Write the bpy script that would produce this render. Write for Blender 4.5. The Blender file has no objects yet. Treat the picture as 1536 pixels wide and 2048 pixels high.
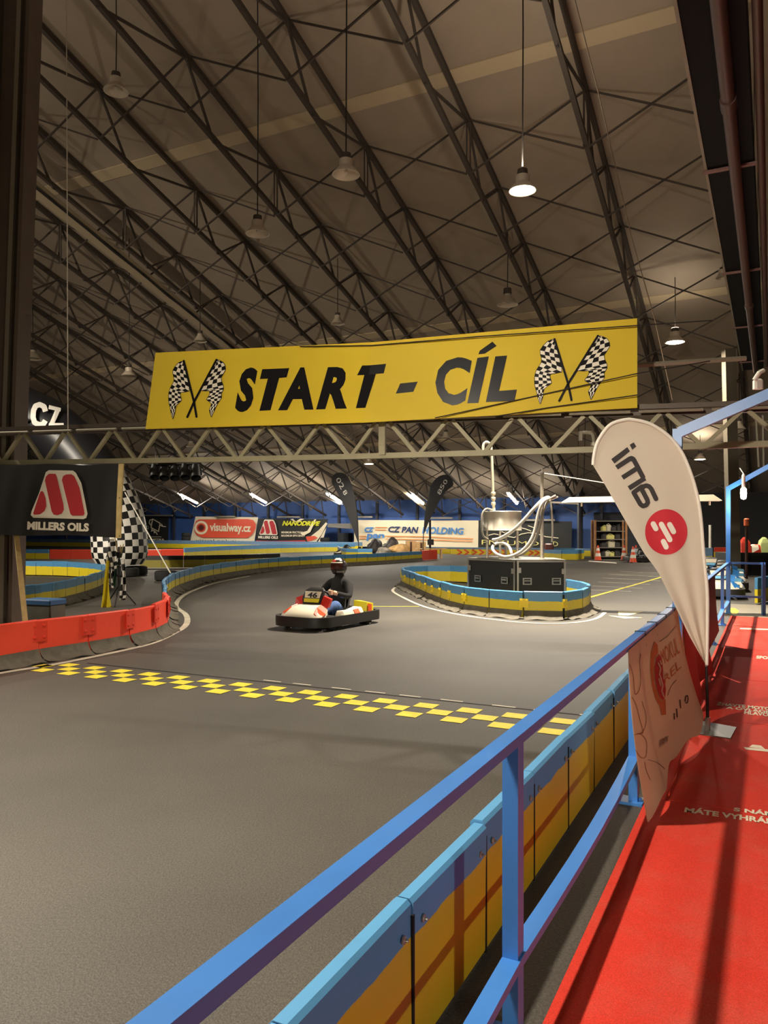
import bpy, bmesh, math, random
from mathutils import Vector, Matrix
random.seed(7)
SC = bpy.context.scene
COL = SC.collection

# ------------------------------------------------------------------ camera, world, exposure
F, CX, HY, EYE = 1538.0, 768.0, 1055.0, 1.6
cam_d = bpy.data.cameras.new('camera'); cam = bpy.data.objects.new('camera', cam_d); COL.objects.link(cam)
cam.location = (0, 0, EYE); cam.rotation_euler = (math.pi/2, 0, 0)
cam_d.sensor_fit = 'HORIZONTAL'; cam_d.sensor_width = 36.0
cam_d.lens = 36.0*F/1536.0
cam_d.shift_x = 0.0; cam_d.shift_y = (HY-1024.0)/1536.0
cam_d.clip_end = 400
SC.camera = cam
w = bpy.data.worlds.new('world'); SC.world = w; w.use_nodes = True
w.node_tree.nodes['Background'].inputs[0].default_value = (1.0, .86, .68, 1)
w.node_tree.nodes['Background'].inputs[1].default_value = 0.0
SC.view_settings.view_transform = 'Standard'; SC.view_settings.look = 'None'
SC.view_settings.exposure = 0.0; SC.view_settings.gamma = 1.0; SC.view_settings.use_curve_mapping = False
WARM = (1.0, .89, .73)
LAMP_W = 420.0        # one lit high-bay lamp
UP_W = 135.0           # upward fill added above each lit lamp to brighten the roof
TUBE_E = 300.0        # glow of the fluorescent tubes

# ------------------------------------------------------------------ space helpers
DX, DY = 0.45, 0.893   # hall axis (rails, roof fall); N = 90 degrees left of it
def LT(t, L, z=0.0): return Vector((DX*t-DY*L, DY*t+DX*L, z))
def at(px, py, Y): return Vector(((px-CX)/F*Y, Y, EYE-(py-HY)/F*Y))
def G(px, py, z=0.0):
    Y = (EYE-z)*F/(py-HY); return Vector(((px-CX)/F*Y, Y, z))
def ray(px, py): return Vector(((px-CX)/F, 1.0, -(py-HY)/F))
def on_s(px, py, s):   # on the vertical plane a distance s along the hall axis
    r = ray(px, py); Y = s/(DX*r.x+DY*r.y); return Vector((r.x*Y, Y, EYE+r.z*Y))
def on_L(px, py, L):   # on the vertical plane parallel to the rails
    r = ray(px, py); Y = L/(-DY*r.x+DX*r.y); return Vector((r.x*Y, Y, EYE+r.z*Y))
def roof_z(s): return 18.1-0.311*s

# ------------------------------------------------------------------ materials
def lin(c):
    c = c/255.0
    return c/12.92 if c <= .04045 else ((c+.055)/1.055)**2.4
def rgb(r, g, b): return (lin(r), lin(g), lin(b), 1)
MATS = {}
def mat(name, c, rough=.6, metal=0.0, var=0.0, vscale=6.0, bump=0.0, bscale=60.0, spec=.5, trans=0.0, emit=0.0):
    if name in MATS: return MATS[name]
    m = bpy.data.materials.new(name); m.use_nodes = True; nt = m.node_tree; b = nt.nodes['Principled BSDF']
    col = rgb(*c)
    b.inputs['Base Color'].default_value = col; b.inputs['Roughness'].default_value = rough
    b.inputs['Metallic'].default_value = metal; b.inputs['Specular IOR Level'].default_value = spec
    if var > 0 or bump > 0: geo = nt.nodes.new('ShaderNodeNewGeometry')
    if var > 0:
        n = nt.nodes.new('ShaderNodeTexNoise'); n.inputs['Scale'].default_value = vscale; n.inputs['Detail'].default_value = 6
        nt.links.new(geo.outputs['Position'], n.inputs['Vector'])
        r = nt.nodes.new('ShaderNodeValToRGB'); r.color_ramp.elements[0].position = .3; r.color_ramp.elements[1].position = .7
        r.color_ramp.elements[0].color = tuple(x*(1-var) for x in col[:3])+(1,)
        r.color_ramp.elements[1].color = tuple(min(1, x*(1+var)) for x in col[:3])+(1,)
        nt.links.new(n.outputs['Fac'], r.inputs['Fac']); nt.links.new(r.outputs['Color'], b.inputs['Base Color'])
    if bump > 0:
        n2 = nt.nodes.new('ShaderNodeTexNoise'); n2.inputs['Scale'].default_value = bscale; n2.inputs['Detail'].default_value = 4
        nt.links.new(geo.outputs['Position'], n2.inputs['Vector'])
        bp = nt.nodes.new('ShaderNodeBump'); bp.inputs['Strength'].default_value = bump; bp.inputs['Distance'].default_value = .01
        nt.links.new(n2.outputs['Fac'], bp.inputs['Height']); nt.links.new(bp.outputs['Normal'], b.inputs['Normal'])
    if trans > 0:
        t = nt.nodes.new('ShaderNodeBsdfTranslucent'); t.inputs['Color'].default_value = col
        mx = nt.nodes.new('ShaderNodeMixShader'); mx.inputs[0].default_value = trans
        nt.links.new(b.outputs[0], mx.inputs[1]); nt.links.new(t.outputs[0], mx.inputs[2])
        nt.links.new(mx.outputs[0], nt.nodes['Material Output'].inputs[0])
    if emit > 0:
        b.inputs['Emission Color'].default_value = col; b.inputs['Emission Strength'].default_value = emit
    MATS[name] = m; return m

def paint_mat(name, low, high, split, wob=.02, dirt=.25, rough=.45):
    """Two-tone paint: the lower colour up to `split` metres above the floor, the upper colour over it, scuffs along the foot."""
    m = bpy.data.materials.new(name); m.use_nodes = True; nt = m.node_tree; b = nt.nodes['Principled BSDF']; L = nt.links
    geo = nt.nodes.new('ShaderNodeNewGeometry'); sep = nt.nodes.new('ShaderNodeSeparateXYZ'); L.new(geo.outputs['Position'], sep.inputs[0])
    n = nt.nodes.new('ShaderNodeTexNoise'); n.inputs['Scale'].default_value = 5; n.inputs['Detail'].default_value = 5; L.new(geo.outputs['Position'], n.inputs['Vector'])
    ma = nt.nodes.new('ShaderNodeMath'); ma.operation = 'MULTIPLY_ADD'; ma.inputs[1].default_value = wob*2; ma.inputs[2].default_value = split-wob; L.new(n.outputs['Fac'], ma.inputs[0])
    gt = nt.nodes.new('ShaderNodeMath'); gt.operation = 'GREATER_THAN'; L.new(sep.outputs['Z'], gt.inputs[0]); L.new(ma.outputs[0], gt.inputs[1])
    mx = nt.nodes.new('ShaderNodeMix'); mx.data_type = 'RGBA'; mx.inputs[6].default_value = rgb(*low); mx.inputs[7].default_value = rgb(*high); L.new(gt.outputs[0], mx.inputs[0])
    n2 = nt.nodes.new('ShaderNodeTexNoise'); n2.inputs['Scale'].default_value = 7; n2.inputs['Detail'].default_value = 8; n2.inputs['Roughness'].default_value = .7; L.new(geo.outputs['Position'], n2.inputs['Vector'])
    r = nt.nodes.new('ShaderNodeValToRGB'); r.color_ramp.elements[0].position = .56; r.color_ramp.elements[1].position = .7
    r.color_ramp.elements[0].color = (0, 0, 0, 1); r.color_ramp.elements[1].color = (dirt, dirt, dirt, 1); L.new(n2.outputs['Fac'], r.inputs[0])
    mx2 = nt.nodes.new('ShaderNodeMix'); mx2.data_type = 'RGBA'; mx2.inputs[7].default_value = rgb(60, 52, 40)
    L.new(r.outputs[0], mx2.inputs[0]); L.new(mx.outputs[2], mx2.inputs[6]); L.new(mx2.outputs[2], b.inputs['Base Color'])
    b.inputs['Roughness'].default_value = rough
    MATS[name] = m; return m

# ------------------------------------------------------------------ mesh builder
class MB:
    def __init__(s): s.v = []; s.f = []; s.m = []
    def add(s, vs, fs, mi=0):
        o = len(s.v); s.v += [Vector(v) for v in vs]
        for f in fs: s.f.append(tuple(o+i for i in f)); s.m.append(mi)
    def box(s, c, d, rz=0.0, mi=0, M=None):
        x, y, z = d[0]/2, d[1]/2, d[2]/2; R = Matrix.Rotation(rz, 3, 'Z') if M is None else M; c = Vector(c)
        vs = [c+R @ Vector(p) for p in ((-x,-y,-z),(x,-y,-z),(x,y,-z),(-x,y,-z),(-x,-y,z),(x,-y,z),(x,y,z),(-x,y,z))]
        s.add(vs, [(0,3,2,1),(4,5,6,7),(0,1,5,4),(1,2,6,5),(2,3,7,6),(3,0,4,7)], mi)
    def bbox(s, c, d, bev=.01, rz=0.0, mi=0):     # box with chamfered vertical edges and top
        x, y, z = d[0]/2, d[1]/2, d[2]/2; R = Matrix.Rotation(rz, 3, 'Z'); c = Vector(c); b = bev
        ring = [(-x+b,-y),(x-b,-y),(x,-y+b),(x,y-b),(x-b,y),(-x+b,y),(-x,y-b),(-x,-y+b)]
        inn = [(px*(x-b)/x, py*(y-b)/y) for px, py in ring]
        vs = [c+R @ Vector((p[0],p[1],-z)) for p in ring]+[c+R @ Vector((p[0],p[1],z-b)) for p in ring]+[c+R @ Vector((p[0],p[1],z)) for p in inn]
        fs = [tuple(range(7,-1,-1)), tuple(range(16,24))]
        for k in (0, 8):
            for i in range(8): j = (i+1) % 8; fs.append((k+i,k+j,k+8+j,k+8+i))
        s.add(vs, fs, mi)
    def bar(s, p, q, w, h=None, mi=0, up=(0,0,1)):
        p, q = Vector(p), Vector(q); h = w if h is None else h
        d = (q-p).normalized(); u = Vector(up)
        if abs(d.dot(u)) > .98: u = Vector((0,1,0))
        a = d.cross(u).normalized()*w/2; b = a.cross(d).normalized()*h/2
        vs = [p-a-b,p+a-b,p+a+b,p-a+b,q-a-b,q+a-b,q+a+b,q-a+b]
        s.add(vs, [(0,1,2,3),(7,6,5,4),(0,4,5,1),(1,5,6,2),(2,6,7,3),(3,7,4,0)], mi)
    def tube(s, pts, r, n=8, mi=0, closed=False, caps=True):
        pts = [Vector(p) for p in pts]; N = len(pts); rs = r if isinstance(r, (list, tuple)) else [r]*N
        vs = []; prev = None
        for i, p in enumerate(pts):
            if closed: d = pts[(i+1) % N]-pts[i-1]
            else: d = pts[min(i+1, N-1)]-pts[max(i-1, 0)]
            d.normalize()
            if prev is None:
                u = Vector((0,0,1)) if abs(d.z) < .9 else Vector((1,0,0)); a = d.cross(u).normalized()
            else: a = (prev-d*prev.dot(d)).normalized()
            prev = a; b = d.cross(a)
            for k in range(n):
                t = 2*math.pi*k/n; vs.append(p+(a*math.cos(t)+b*math.sin(t))*rs[i])
        fs = []
        for i in range(N if closed else N-1):
            for k in range(n):
                j = (i+1) % N; fs.append((i*n+k, i*n+(k+1) % n, j*n+(k+1) % n, j*n+k))
        if caps and not closed: fs += [tuple(range(n-1,-1,-1)), tuple(range((N-1)*n, N*n))]
        s.add(vs, fs, mi)
    def lathe(s, prof, c=(0,0,0), n=20, mi=0, M=None):
        c = Vector(c); vs = []; fs = []
        for r, z in prof:
            for k in range(n):
                t = 2*math.pi*k/n; p = Vector((r*math.cos(t), r*math.sin(t), z))
                vs.append(c+(M @ p if M else p))
        for i in range(len(prof)-1):
            for k in range(n): fs.append((i*n+k, i*n+(k+1) % n, (i+1)*n+(k+1) % n, (i+1)*n+k))
        if prof[0][0] > 1e-6: fs.append(tuple(range(n-1,-1,-1)))
        if prof[-1][0] > 1e-6: fs.append(tuple(range((len(prof)-1)*n, len(prof)*n)))
        s.add(vs, fs, mi)
    def grid(s, fn, nu, nv, mi=0):
        vs = [fn(i/nu, j/nv) for j in range(nv+1) for i in range(nu+1)]
        fs = [(j*(nu+1)+i, j*(nu+1)+i+1, (j+1)*(nu+1)+i+1, (j+1)*(nu+1)+i) for j in range(nv) for i in range(nu)]
        if callable(mi):
            o = len(s.v); s.v += [Vector(v) for v in vs]
            for q, f in enumerate(fs): s.f.append(tuple(o+i for i in f)); s.m.append(mi(q % nu, q//nu))
        else: s.add(vs, fs, mi)
    def loft(s, secs, mi=0, closed=True, caps=True):
        n = len(secs[0]); vs = [Vector(p) for sec in secs for p in sec]; fs = []
        for i in range(len(secs)-1):
            for k in range(n if closed else n-1): fs.append((i*n+k, i*n+(k+1) % n, (i+1)*n+(k+1) % n, (i+1)*n+k))
        if caps: fs += [tuple(range(n-1,-1,-1)), tuple(range((len(secs)-1)*n, len(secs)*n))]
        s.add(vs, fs, mi)
    def prism(s, poly, off, mi=0):
        n = len(poly); a = [Vector(p) for p in poly]; b = [p+Vector(off) for p in a]
        s.add(a+b, [tuple(range(n-1,-1,-1)), tuple(range(n, 2*n))]+[(i,(i+1) % n,n+(i+1) % n,n+i) for i in range(n)], mi)
    def build(s, name, mats, parent=None, smooth=False, world=True):
        if not isinstance(mats, (list, tuple)): mats = [mats]
        o3 = Vector((0,0,0))
        if world:
            if parent is not None:
                q = parent
                while q is not None: o3 += q.location; q = q.parent
            else:
                xs = [v.x for v in s.v]; ys = [v.y for v in s.v]; o3 = Vector(((min(xs)+max(xs))/2, (min(ys)+max(ys))/2, min(v.z for v in s.v)))
        me = bpy.data.meshes.new(name); me.from_pydata([tuple(v-o3) for v in s.v], [], s.f)
        for m in mats: me.materials.append(m)
        for i, p in enumerate(me.polygons): p.material_index = s.m[i]
        bm = bmesh.new(); bm.from_mesh(me); bmesh.ops.recalc_face_normals(bm, faces=bm.faces); bm.to_mesh(me); bm.free()
        if smooth:
            me.polygons.foreach_set('use_smooth', [True]*len(me.polygons)); me.set_sharp_from_angle(angle=math.radians(40))
        me.update(); o = bpy.data.objects.new(name, me); COL.objects.link(o)
        if parent is not None: o.parent = parent
        elif world: o.location = o3
        return o

def tag(o, label, cat, group=None, kind=None):
    if label: o['label'] = label
    if cat: o['category'] = cat
    if group: o['group'] = group
    if kind: o['kind'] = kind
    return o
def thing(name, label, cat, loc=(0,0,0), rz=0.0, group=None):
    o = bpy.data.objects.new(name, None); o.empty_display_size = .1; COL.objects.link(o)
    o.location = loc; o.rotation_euler = (0,0,rz); return tag(o, label, cat, group)
def struct(mb, name, m): 
    o = mb.build(name, m); o['kind'] = 'structure'; return o
def dup(root, loc, rz=0.0, label=None, group=None, swap=None):
    r = root.copy(); COL.objects.link(r); r.location = loc; r.rotation_euler = (0,0,rz)
    if label: r['label'] = label
    if group: r['group'] = group
    def cp(src, par):
        for ch in list(src.children):
            c = ch.copy(); COL.objects.link(c); c.parent = par
            if c.type == 'LIGHT': pass
            elif swap and c.data is not None:
                c.data = c.data.copy()
                for i, m in enumerate(c.data.materials):
                    if m.name in swap: c.data.materials[i] = MATS[swap[m.name]]
            cp(ch, c)
    cp(root, r); return r
ORD = ['first','second','third','fourth','fifth','sixth','seventh','eighth','ninth','tenth','eleventh','twelfth','thirteenth','fourteenth','fifteenth','sixteenth','seventeenth','eighteenth','nineteenth','twentieth','twenty-first','twenty-second','twenty-third','twenty-fourth']

# ------------------------------------------------------------------ lettering and flat print, laid on a surface
_tc = {}
def glyphs(txt, off=0.02, res=3):
    k = (txt, off, res)
    if k in _tc: return _tc[k]
    c = bpy.data.curves.new('lettering', 'FONT'); c.body = txt; c.offset = off; c.resolution_u = res; c.fill_mode = 'FRONT'
    ob = bpy.data.objects.new('lettering', c); COL.objects.link(ob)
    bpy.context.view_layer.update()
    me = bpy.data.meshes.new_from_object(ob.evaluated_get(bpy.context.evaluated_depsgraph_get()))
    vs = [(v.co.x, v.co.y) for v in me.vertices]; fs = [tuple(p.vertices) for p in me.polygons]
    bpy.data.objects.remove(ob); bpy.data.curves.remove(c); bpy.data.meshes.remove(me)
    x0 = min(v[0] for v in vs); x1 = max(v[0] for v in vs); y0 = min(v[1] for v in vs); y1 = max(v[1] for v in vs)
    vs = [((v[0]-x0)/(x1-x0), (v[1]-y0)/(y1-y0)) for v in vs]
    _tc[k] = (vs, fs); return _tc[k]
def text_on(mb, txt, bl, br, tl, tr, surf, mi=0, off=.02, layer=1):
    vs, fs = glyphs(txt, off)
    P = []
    for u, v in vs:
        x = bl[0]*(1-u)*(1-v)+br[0]*u*(1-v)+tl[0]*(1-u)*v+tr[0]*u*v
        y = bl[1]*(1-u)*(1-v)+br[1]*u*(1-v)+tl[1]*(1-u)*v+tr[1]*u*v
        P.append(surf(x, y, layer))
    mb.add(P, fs, mi)
def poly_on(mb, pts, surf, mi=0, layer=1): mb.add([surf(x, y, layer) for x, y in pts], [tuple(range(len(pts)))], mi)
def disc_on(mb, c, rx, ry, surf, mi=0, layer=1, n=28): poly_on(mb, [(c[0]+rx*math.cos(2*math.pi*k/n), c[1]+ry*math.sin(2*math.pi*k/n)) for k in range(n)], surf, mi, layer)
def stroke_on(mb, pts, wd, surf, mi=0, layer=1, caps=True):
    for (x0, y0), (x1, y1) in zip(pts, pts[1:]):
        l = math.hypot(x1-x0, y1-y0) or 1; a, b = -(y1-y0)/l*wd/2, (x1-x0)/l*wd/2
        poly_on(mb, [(x0+a,y0+b),(x1+a,y1+b),(x1-a,y1-b),(x0-a,y0-b)], surf, mi, layer)
    for p in (pts if caps else pts[1:-1]): disc_on(mb, p, wd/2, wd/2, surf, mi, layer, 10)
def zc(x0, y0, k): return lambda pts: [(x0+a*k, y0+b*k) for a, b in pts]

def smooth_path(pts, n=6, closed=False):
    pts = [Vector(p) for p in pts]; out = []; N = len(pts)
    for i in range(N if closed else N-1):
        g = lambda k: pts[k % N] if closed else pts[max(0, min(N-1, k))]
        p0, p1, p2, p3 = g(i-1), g(i), g(i+1), g(i+2)
        for j in range(n):
            t = j/n
            out.append(.5*((2*p1)+(p2-p0)*t+(2*p0-5*p1+4*p2-p3)*t*t+(3*p1-p0-3*p2+p3)*t**3))
    if not closed: out.append(pts[-1].copy())
    return out
def resample(path, step, closed=False):
    path = [Vector(p) for p in path]
    if closed: path = path+[path[0]]
    L = [0]
    for a, b in zip(path, path[1:]): L.append(L[-1]+(b-a).length)
    n = max(1, round(L[-1]/step)); out = []
    for i in range(n+1):
        d = L[-1]*i/n; k = 0
        while k < len(L)-2 and L[k+1] < d: k += 1
        out.append(path[k].lerp(path[k+1], (d-L[k])/max(1e-9, L[k+1]-L[k])))
    return out

# ------------------------------------------------------------------ shared materials
M_floor = None
def floor_material():
    m = bpy.data.materials.new('asphalt'); m.use_nodes = True; nt = m.node_tree; b = nt.nodes['Principled BSDF']; L = nt.links
    geo = nt.nodes.new('ShaderNodeNewGeometry')
    n1 = nt.nodes.new('ShaderNodeTexNoise'); n1.inputs['Scale'].default_value = .35; n1.inputs['Detail'].default_value = 5
    n2 = nt.nodes.new('ShaderNodeTexNoise'); n2.inputs['Scale'].default_value = 90; n2.inputs['Detail'].default_value = 3
    vo = nt.nodes.new('ShaderNodeTexVoronoi'); vo.inputs['Scale'].default_value = 140
    for q in (n1, n2, vo): L.new(geo.outputs['Position'], q.inputs['Vector'])
    r1 = nt.nodes.new('ShaderNodeValToRGB'); r1.color_ramp.elements[0].position = .35; r1.color_ramp.elements[1].position = .7
    r1.color_ramp.elements[0].color = rgb(70, 66, 60); r1.color_ramp.elements[1].color = rgb(89, 84, 76); L.new(n1.outputs['Fac'], r1.inputs[0])
    r2 = nt.nodes.new('ShaderNodeValToRGB'); r2.color_ramp.elements[0].position = .35; r2.color_ramp.elements[1].position = .75
    r2.color_ramp.elements[0].color = (.7,.7,.7,1); r2.color_ramp.elements[1].color = (1.35,1.35,1.35,1); L.new(n2.outputs['Fac'], r2.inputs[0])
    mx = nt.nodes.new('ShaderNodeMix'); mx.data_type = 'RGBA'; mx.blend_type = 'MULTIPLY'; mx.inputs[0].default_value = 1; mx.clamp_result = False
    L.new(r1.outputs[0], mx.inputs[6]); L.new(r2.outputs[0], mx.inputs[7]); L.new(mx.outputs[2], b.inputs['Base Color'])
    b.inputs['Roughness'].default_value = .62
    bp = nt.nodes.new('ShaderNodeBump'); bp.inputs['Strength'].default_value = .35; bp.inputs['Distance'].default_value = .004
    L.new(vo.outputs['Distance'], bp.inputs['Height']); L.new(bp.outputs[0], b.inputs['Normal'])
    return m
M_floor = floor_material()
M_roof = mat('roof_sheet', (170,153,133), .8, var=.06, vscale=.8)
M_seam = mat('seam_strip', (205,184,150), .7)
M_steel = mat('truss_steel', (80,70,61), .7, .1)
M_wallblue = mat('blue_wall_paint', (70,104,172), .6, var=.1, vscale=1.2)
M_walldark = mat('dark_wall', (58,60,66), .8)
M_black = mat('black_plastic', (22,21,21), .5)
M_rubber = mat('rubber', (28,27,26), .85, var=.2, vscale=9)
M_white = mat('white_paint', (232,226,212), .6)
M_yellow = mat('yellow_paint', (226,198,30), .5)
M_red = mat('red_paint', (222,62,40), .5)
M_blue = mat('blue_rail_paint', (66,132,212), .34, var=.06, vscale=4)
M_galv = mat('galvanised', (150,142,124), .5, .3)
M_stain = mat('brushed_steel', (196,188,172), .4, .65)
M_alu = mat('aluminium', (176,172,164), .35, .8)
M_glow = mat('lamp_glow', (255,247,226), .5, emit=22.0)
M_tube = mat('tube_glow', (255,250,238), .5, emit=TUBE_E)
M_rope = mat('rope_white', (226,220,204), .8)
M_wire = mat('wire_dark', (40,34,30), .7)
M_bar = paint_mat('barrier_yellow_blue', (206,186,38), (74,132,176), .315)
M_barn = paint_mat('barrier_yellow_blue_clean', (230,198,40), (92,160,208), .385, .02, .08)
M_barr = paint_mat('barrier_red', (240,76,52), (240,76,52), .3, dirt=.12)
M_bardk = paint_mat('barrier_olive_black', (150,138,30), (26,26,28), .33)
M_barw = paint_mat('barrier_yellow_white', (232,206,40), (110,140,170), .36)

M_barf = paint_mat('barrier_yellow_white_low', (232,206,40), (110,140,170), .33)
# ------------------------------------------------------------------ the hall: floor, roof, walls
S_WALL, S_NEAR, S_RIDGE = 47.0, -34.0, -2.0
mb = MB(); mb.add([LT(S_NEAR,-14,0),LT(S_WALL,-14,0),LT(S_WALL,66,0),LT(S_NEAR,66,0),LT(S_NEAR,-14,-.3),LT(S_WALL,-14,-.3),LT(S_WALL,66,-.3),LT(S_NEAR,66,-.3)],
    [(0,1,2,3),(7,6,5,4),(0,4,5,1),(1,5,6,2),(2,6,7,3),(3,7,4,0)])
struct(mb, 'floor', M_floor)
zr = roof_z(S_RIDGE); zw = roof_z(S_WALL); zn = zr-.311*(S_RIDGE-S_NEAR)
prof = [(S_NEAR,zn),(S_RIDGE,zr),(S_WALL,zw),(S_WALL,zw+.3),(S_RIDGE,zr+.3),(S_NEAR,zn+.3)]
mb = MB(); mb.prism([LT(s,-14,z) for s, z in prof], LT(0,80,0)); struct(mb, 'ceiling', M_roof)
for nm, s0, z in (('wall_far', S_WALL, zw), ('wall_near', S_NEAR-.3, zn)):
    mb = MB(); mb.prism([LT(s0,-14,0),LT(s0,66,0),LT(s0,66,z),LT(s0,-14,z)], LT(.3,0,0)); struct(mb, nm, M_wallblue if s0 > 0 else M_walldark)
for nm, L0 in (('wall_right', -14.3), ('wall_left', 66.0)):
    mb = MB(); mb.prism([LT(S_NEAR,L0,0),LT(S_WALL,L0,0),LT(S_WALL,L0,zw),LT(S_RIDGE,L0,zr),LT(S_NEAR,L0,zn)], LT(0,.3,0)); struct(mb, nm, M_walldark)
for i, s in enumerate((17.55, 27.8, 38.1)):
    mb = MB(); z = roof_z(s)-.035; mb.prism([LT(s-.2,-14,z+.06),LT(s+.2,-14,z-.06),LT(s+.2,-14,z-.03),LT(s-.2,-14,z+.09)], LT(0,80,0)); struct(mb, 'trim_%d' % (i+1), M_seam)
# dark sheet over the lower far wall towards the right, and posts along it
mb = MB(); mb.prism([LT(46.75,-13.5,.05),LT(46.75,9.5,.05),LT(46.75,9.5,2.5),LT(46.75,-13.5,2.5)], LT(.2,0,0)); struct(mb, 'trim_4', M_walldark)

# ------------------------------------------------------------------ roof trusses and the cross braces between them
NODES = [3.5, 7.2, 11.0, 14.9]+[18.77+2.47*i for i in range(12)]
DEP, PITCH = 1.5, 3.008
def truss_L(k): return 4.0+PITCH*k
def make_truss():
    r = thing('roof_truss', '', 'truss', (0,0,0)); z0 = roof_z(0)
    P = lambda s, dz, q=0: Vector((DX*s-DY*q, DY*s+DX*q, roof_z(s)-dz))
    mb = MB(); mb.bar(P(0,.13), P(46.6,.13), .115, .13); mb.build('upper_chord', M_steel, r)
    mb = MB(); mb.bar(P(0,DEP), P(46.6,DEP-.35), .115, .115); mb.build('lower_chord', M_steel, r)
    for i, s in enumerate(NODES):
        e = min(s+1.05, 46.3)
        mb = MB(); mb.bar(P(s,.16), P(e,DEP-.03), .055, .055); mb.build('web_bar', M_steel, r)
        if i+1 < len(NODES):
            mb = MB(); mb.bar(P(e,DEP-.03), P(NODES[i+1],.16), .055, .055); mb.build('web_bar', M_steel, r)
    mb = MB(); mb.bar(P(18.77,.16,.05), P(18.77,DEP,.05), .04); mb.bar(P(18.77,.16,-.05), P(18.77,DEP,-.05), .04); mb.build('tie_rod', M_steel, r)
    return r
T_FIRST, T_LAST = -1, 19
tr0 = make_truss()
for k in range(T_FIRST, T_LAST+1):
    n = k-T_FIRST
    o = tr0 if k == T_FIRST else dup(tr0, (0,0,0))
    o.location = LT(0, truss_L(k), 0); o['label'] = 'dark lattice roof truss, %s one leftwards from the overhead duct' % ORD[n]; o['group'] = 'roof trusses'
def px_of(p): return (CX+F*p.x/p.y, HY-F*(p.z-EYE)/p.y)
br0 = None; nb = 0
for k in range(T_FIRST, T_LAST):
    for i, s in enumerate(NODES):
        p = LT(s, truss_L(k)+PITCH/2, roof_z(s)-DEP/2)
        if p.y < 1: continue
        q = px_of(p)
        if not (-60 < q[0] < 1590 and -90 < q[1] < 1010) or nb >= 295: continue
        if s < 12 and q[1] > 0 and False: continue
        loc = LT(s, truss_L(k), roof_z(s)-DEP)
        if br0 is None:
            mb = MB(); A = lambda f, z: Vector((-DY*PITCH*f, DX*PITCH*f, z))
            mb.bar(A(.015,0), A(.985,DEP-.12), .042); mb.bar(A(.015,DEP-.12), A(.985,0), .042)
            br0 = mb.build('cross_brace', M_steel, None, world=False); o = br0
        else:
            o = br0.copy(); COL.objects.link(o)
        o.location = loc; nb += 1
        tag(o, 'X brace between %s and %s truss from the duct, %s up from the far wall' % (ORD[k-T_FIRST], ORD[k-T_FIRST+1], ORD[len(NODES)-1-i]), 'brace', 'cross braces between roof trusses')

# ------------------------------------------------------------------ high-bay lamps
def make_lamp(r, cable, lit, cone=False, name='high_bay_lamp'):
    t = thing(name, '', 'lamp')
    mb = MB()
    if cone: mb.lathe([(0.02,.62*r*2),(.1,.60*r*2),(.11,.40*r*2),(.55*r,.32*r*2),(.9*r,.1*r),(r,0),(r*.96,0),(.85*r,.1*r),(.5*r,.28*r*2),(0,.3*r*2)], (0,0,0), 24)
    else: mb.lathe([(r*.38,.5*r*1.5),(r*.42,.9*r),(r*.42,r*1.05),(r*.5,r*1.1),(r*.5,r*.6),(.62*r,.5*r),(.97*r,.03),(r*1.02,0),(.96*r,.0),(.6*r,.42*r),(.3*r,.5*r),(0,.5*r)], (0,0,0), 24)
    mb.build('reflector', MATS['lamp_shade'], t, True, world=False)
    mb = MB(); mb.lathe([(.02,r*1.6),(r*.36,r*1.55),(r*.4,r*1.1),(r*.4,r*1.02),(0.01,r*1.0)], (0,0,0), 16); mb.build('ballast_housing', M_steel, t, True, world=False)
    mb = MB()
    if lit:
        mb.lathe([(0,-.01),(r*.75,-.01),(r*.8,.03),(0,.04)], (0,0,0), 20); mb.build('bulb', M_glow, t, True, world=False)
    else:
        mb.lathe([(0,.1*r),(r*.12,.12*r),(r*.16,.3*r),(r*.08,.5*r),(0,.5*r)], (0,0,0), 12); mb.build('bulb', MATS['bulb_off'], t, True, world=False)
    mb = MB(); mb.tube([(0,0,r*1.5),(.012,0,r*1.5+cable*.5),(0,0,r*1.5+cable)], .014, 5); mb.build('cable', M_wire, t, world=False)
    return t
mat('lamp_shade', (205,190,168), .45, .1); mat('bulb_off', (200,192,176), .3)
def lamp_light(t, W, dz=-.06, size=.26, spread=105, up=0.0):
    ld = bpy.data.lights.new('lamp_light', 'AREA'); ld.shape = 'DISK'; ld.size = size; ld.energy = W; ld.color = WARM
    ld.spread = math.radians(spread)
    o = bpy.data.objects.new('lamp_light', ld); COL.objects.link(o); o.parent = t; o.location = (0,0,dz)
    if up > 0:
        ld = bpy.data.lights.new('roof_fill_light', 'AREA'); ld.shape = 'DISK'; ld.size = .4; ld.energy = up; ld.color = WARM  # extra upward light added over the lamp to brighten the roof
        o = bpy.data.objects.new('roof_fill_light', ld); COL.objects.link(o); o.parent = t; o.location = (0,0,.46); o.rotation_euler = (math.pi,0,0)
def under_roof(p): s = DX*p.x+DY*p.y; return roof_z(abs(s)) if s >= 0 else roof_z(-s)
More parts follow.
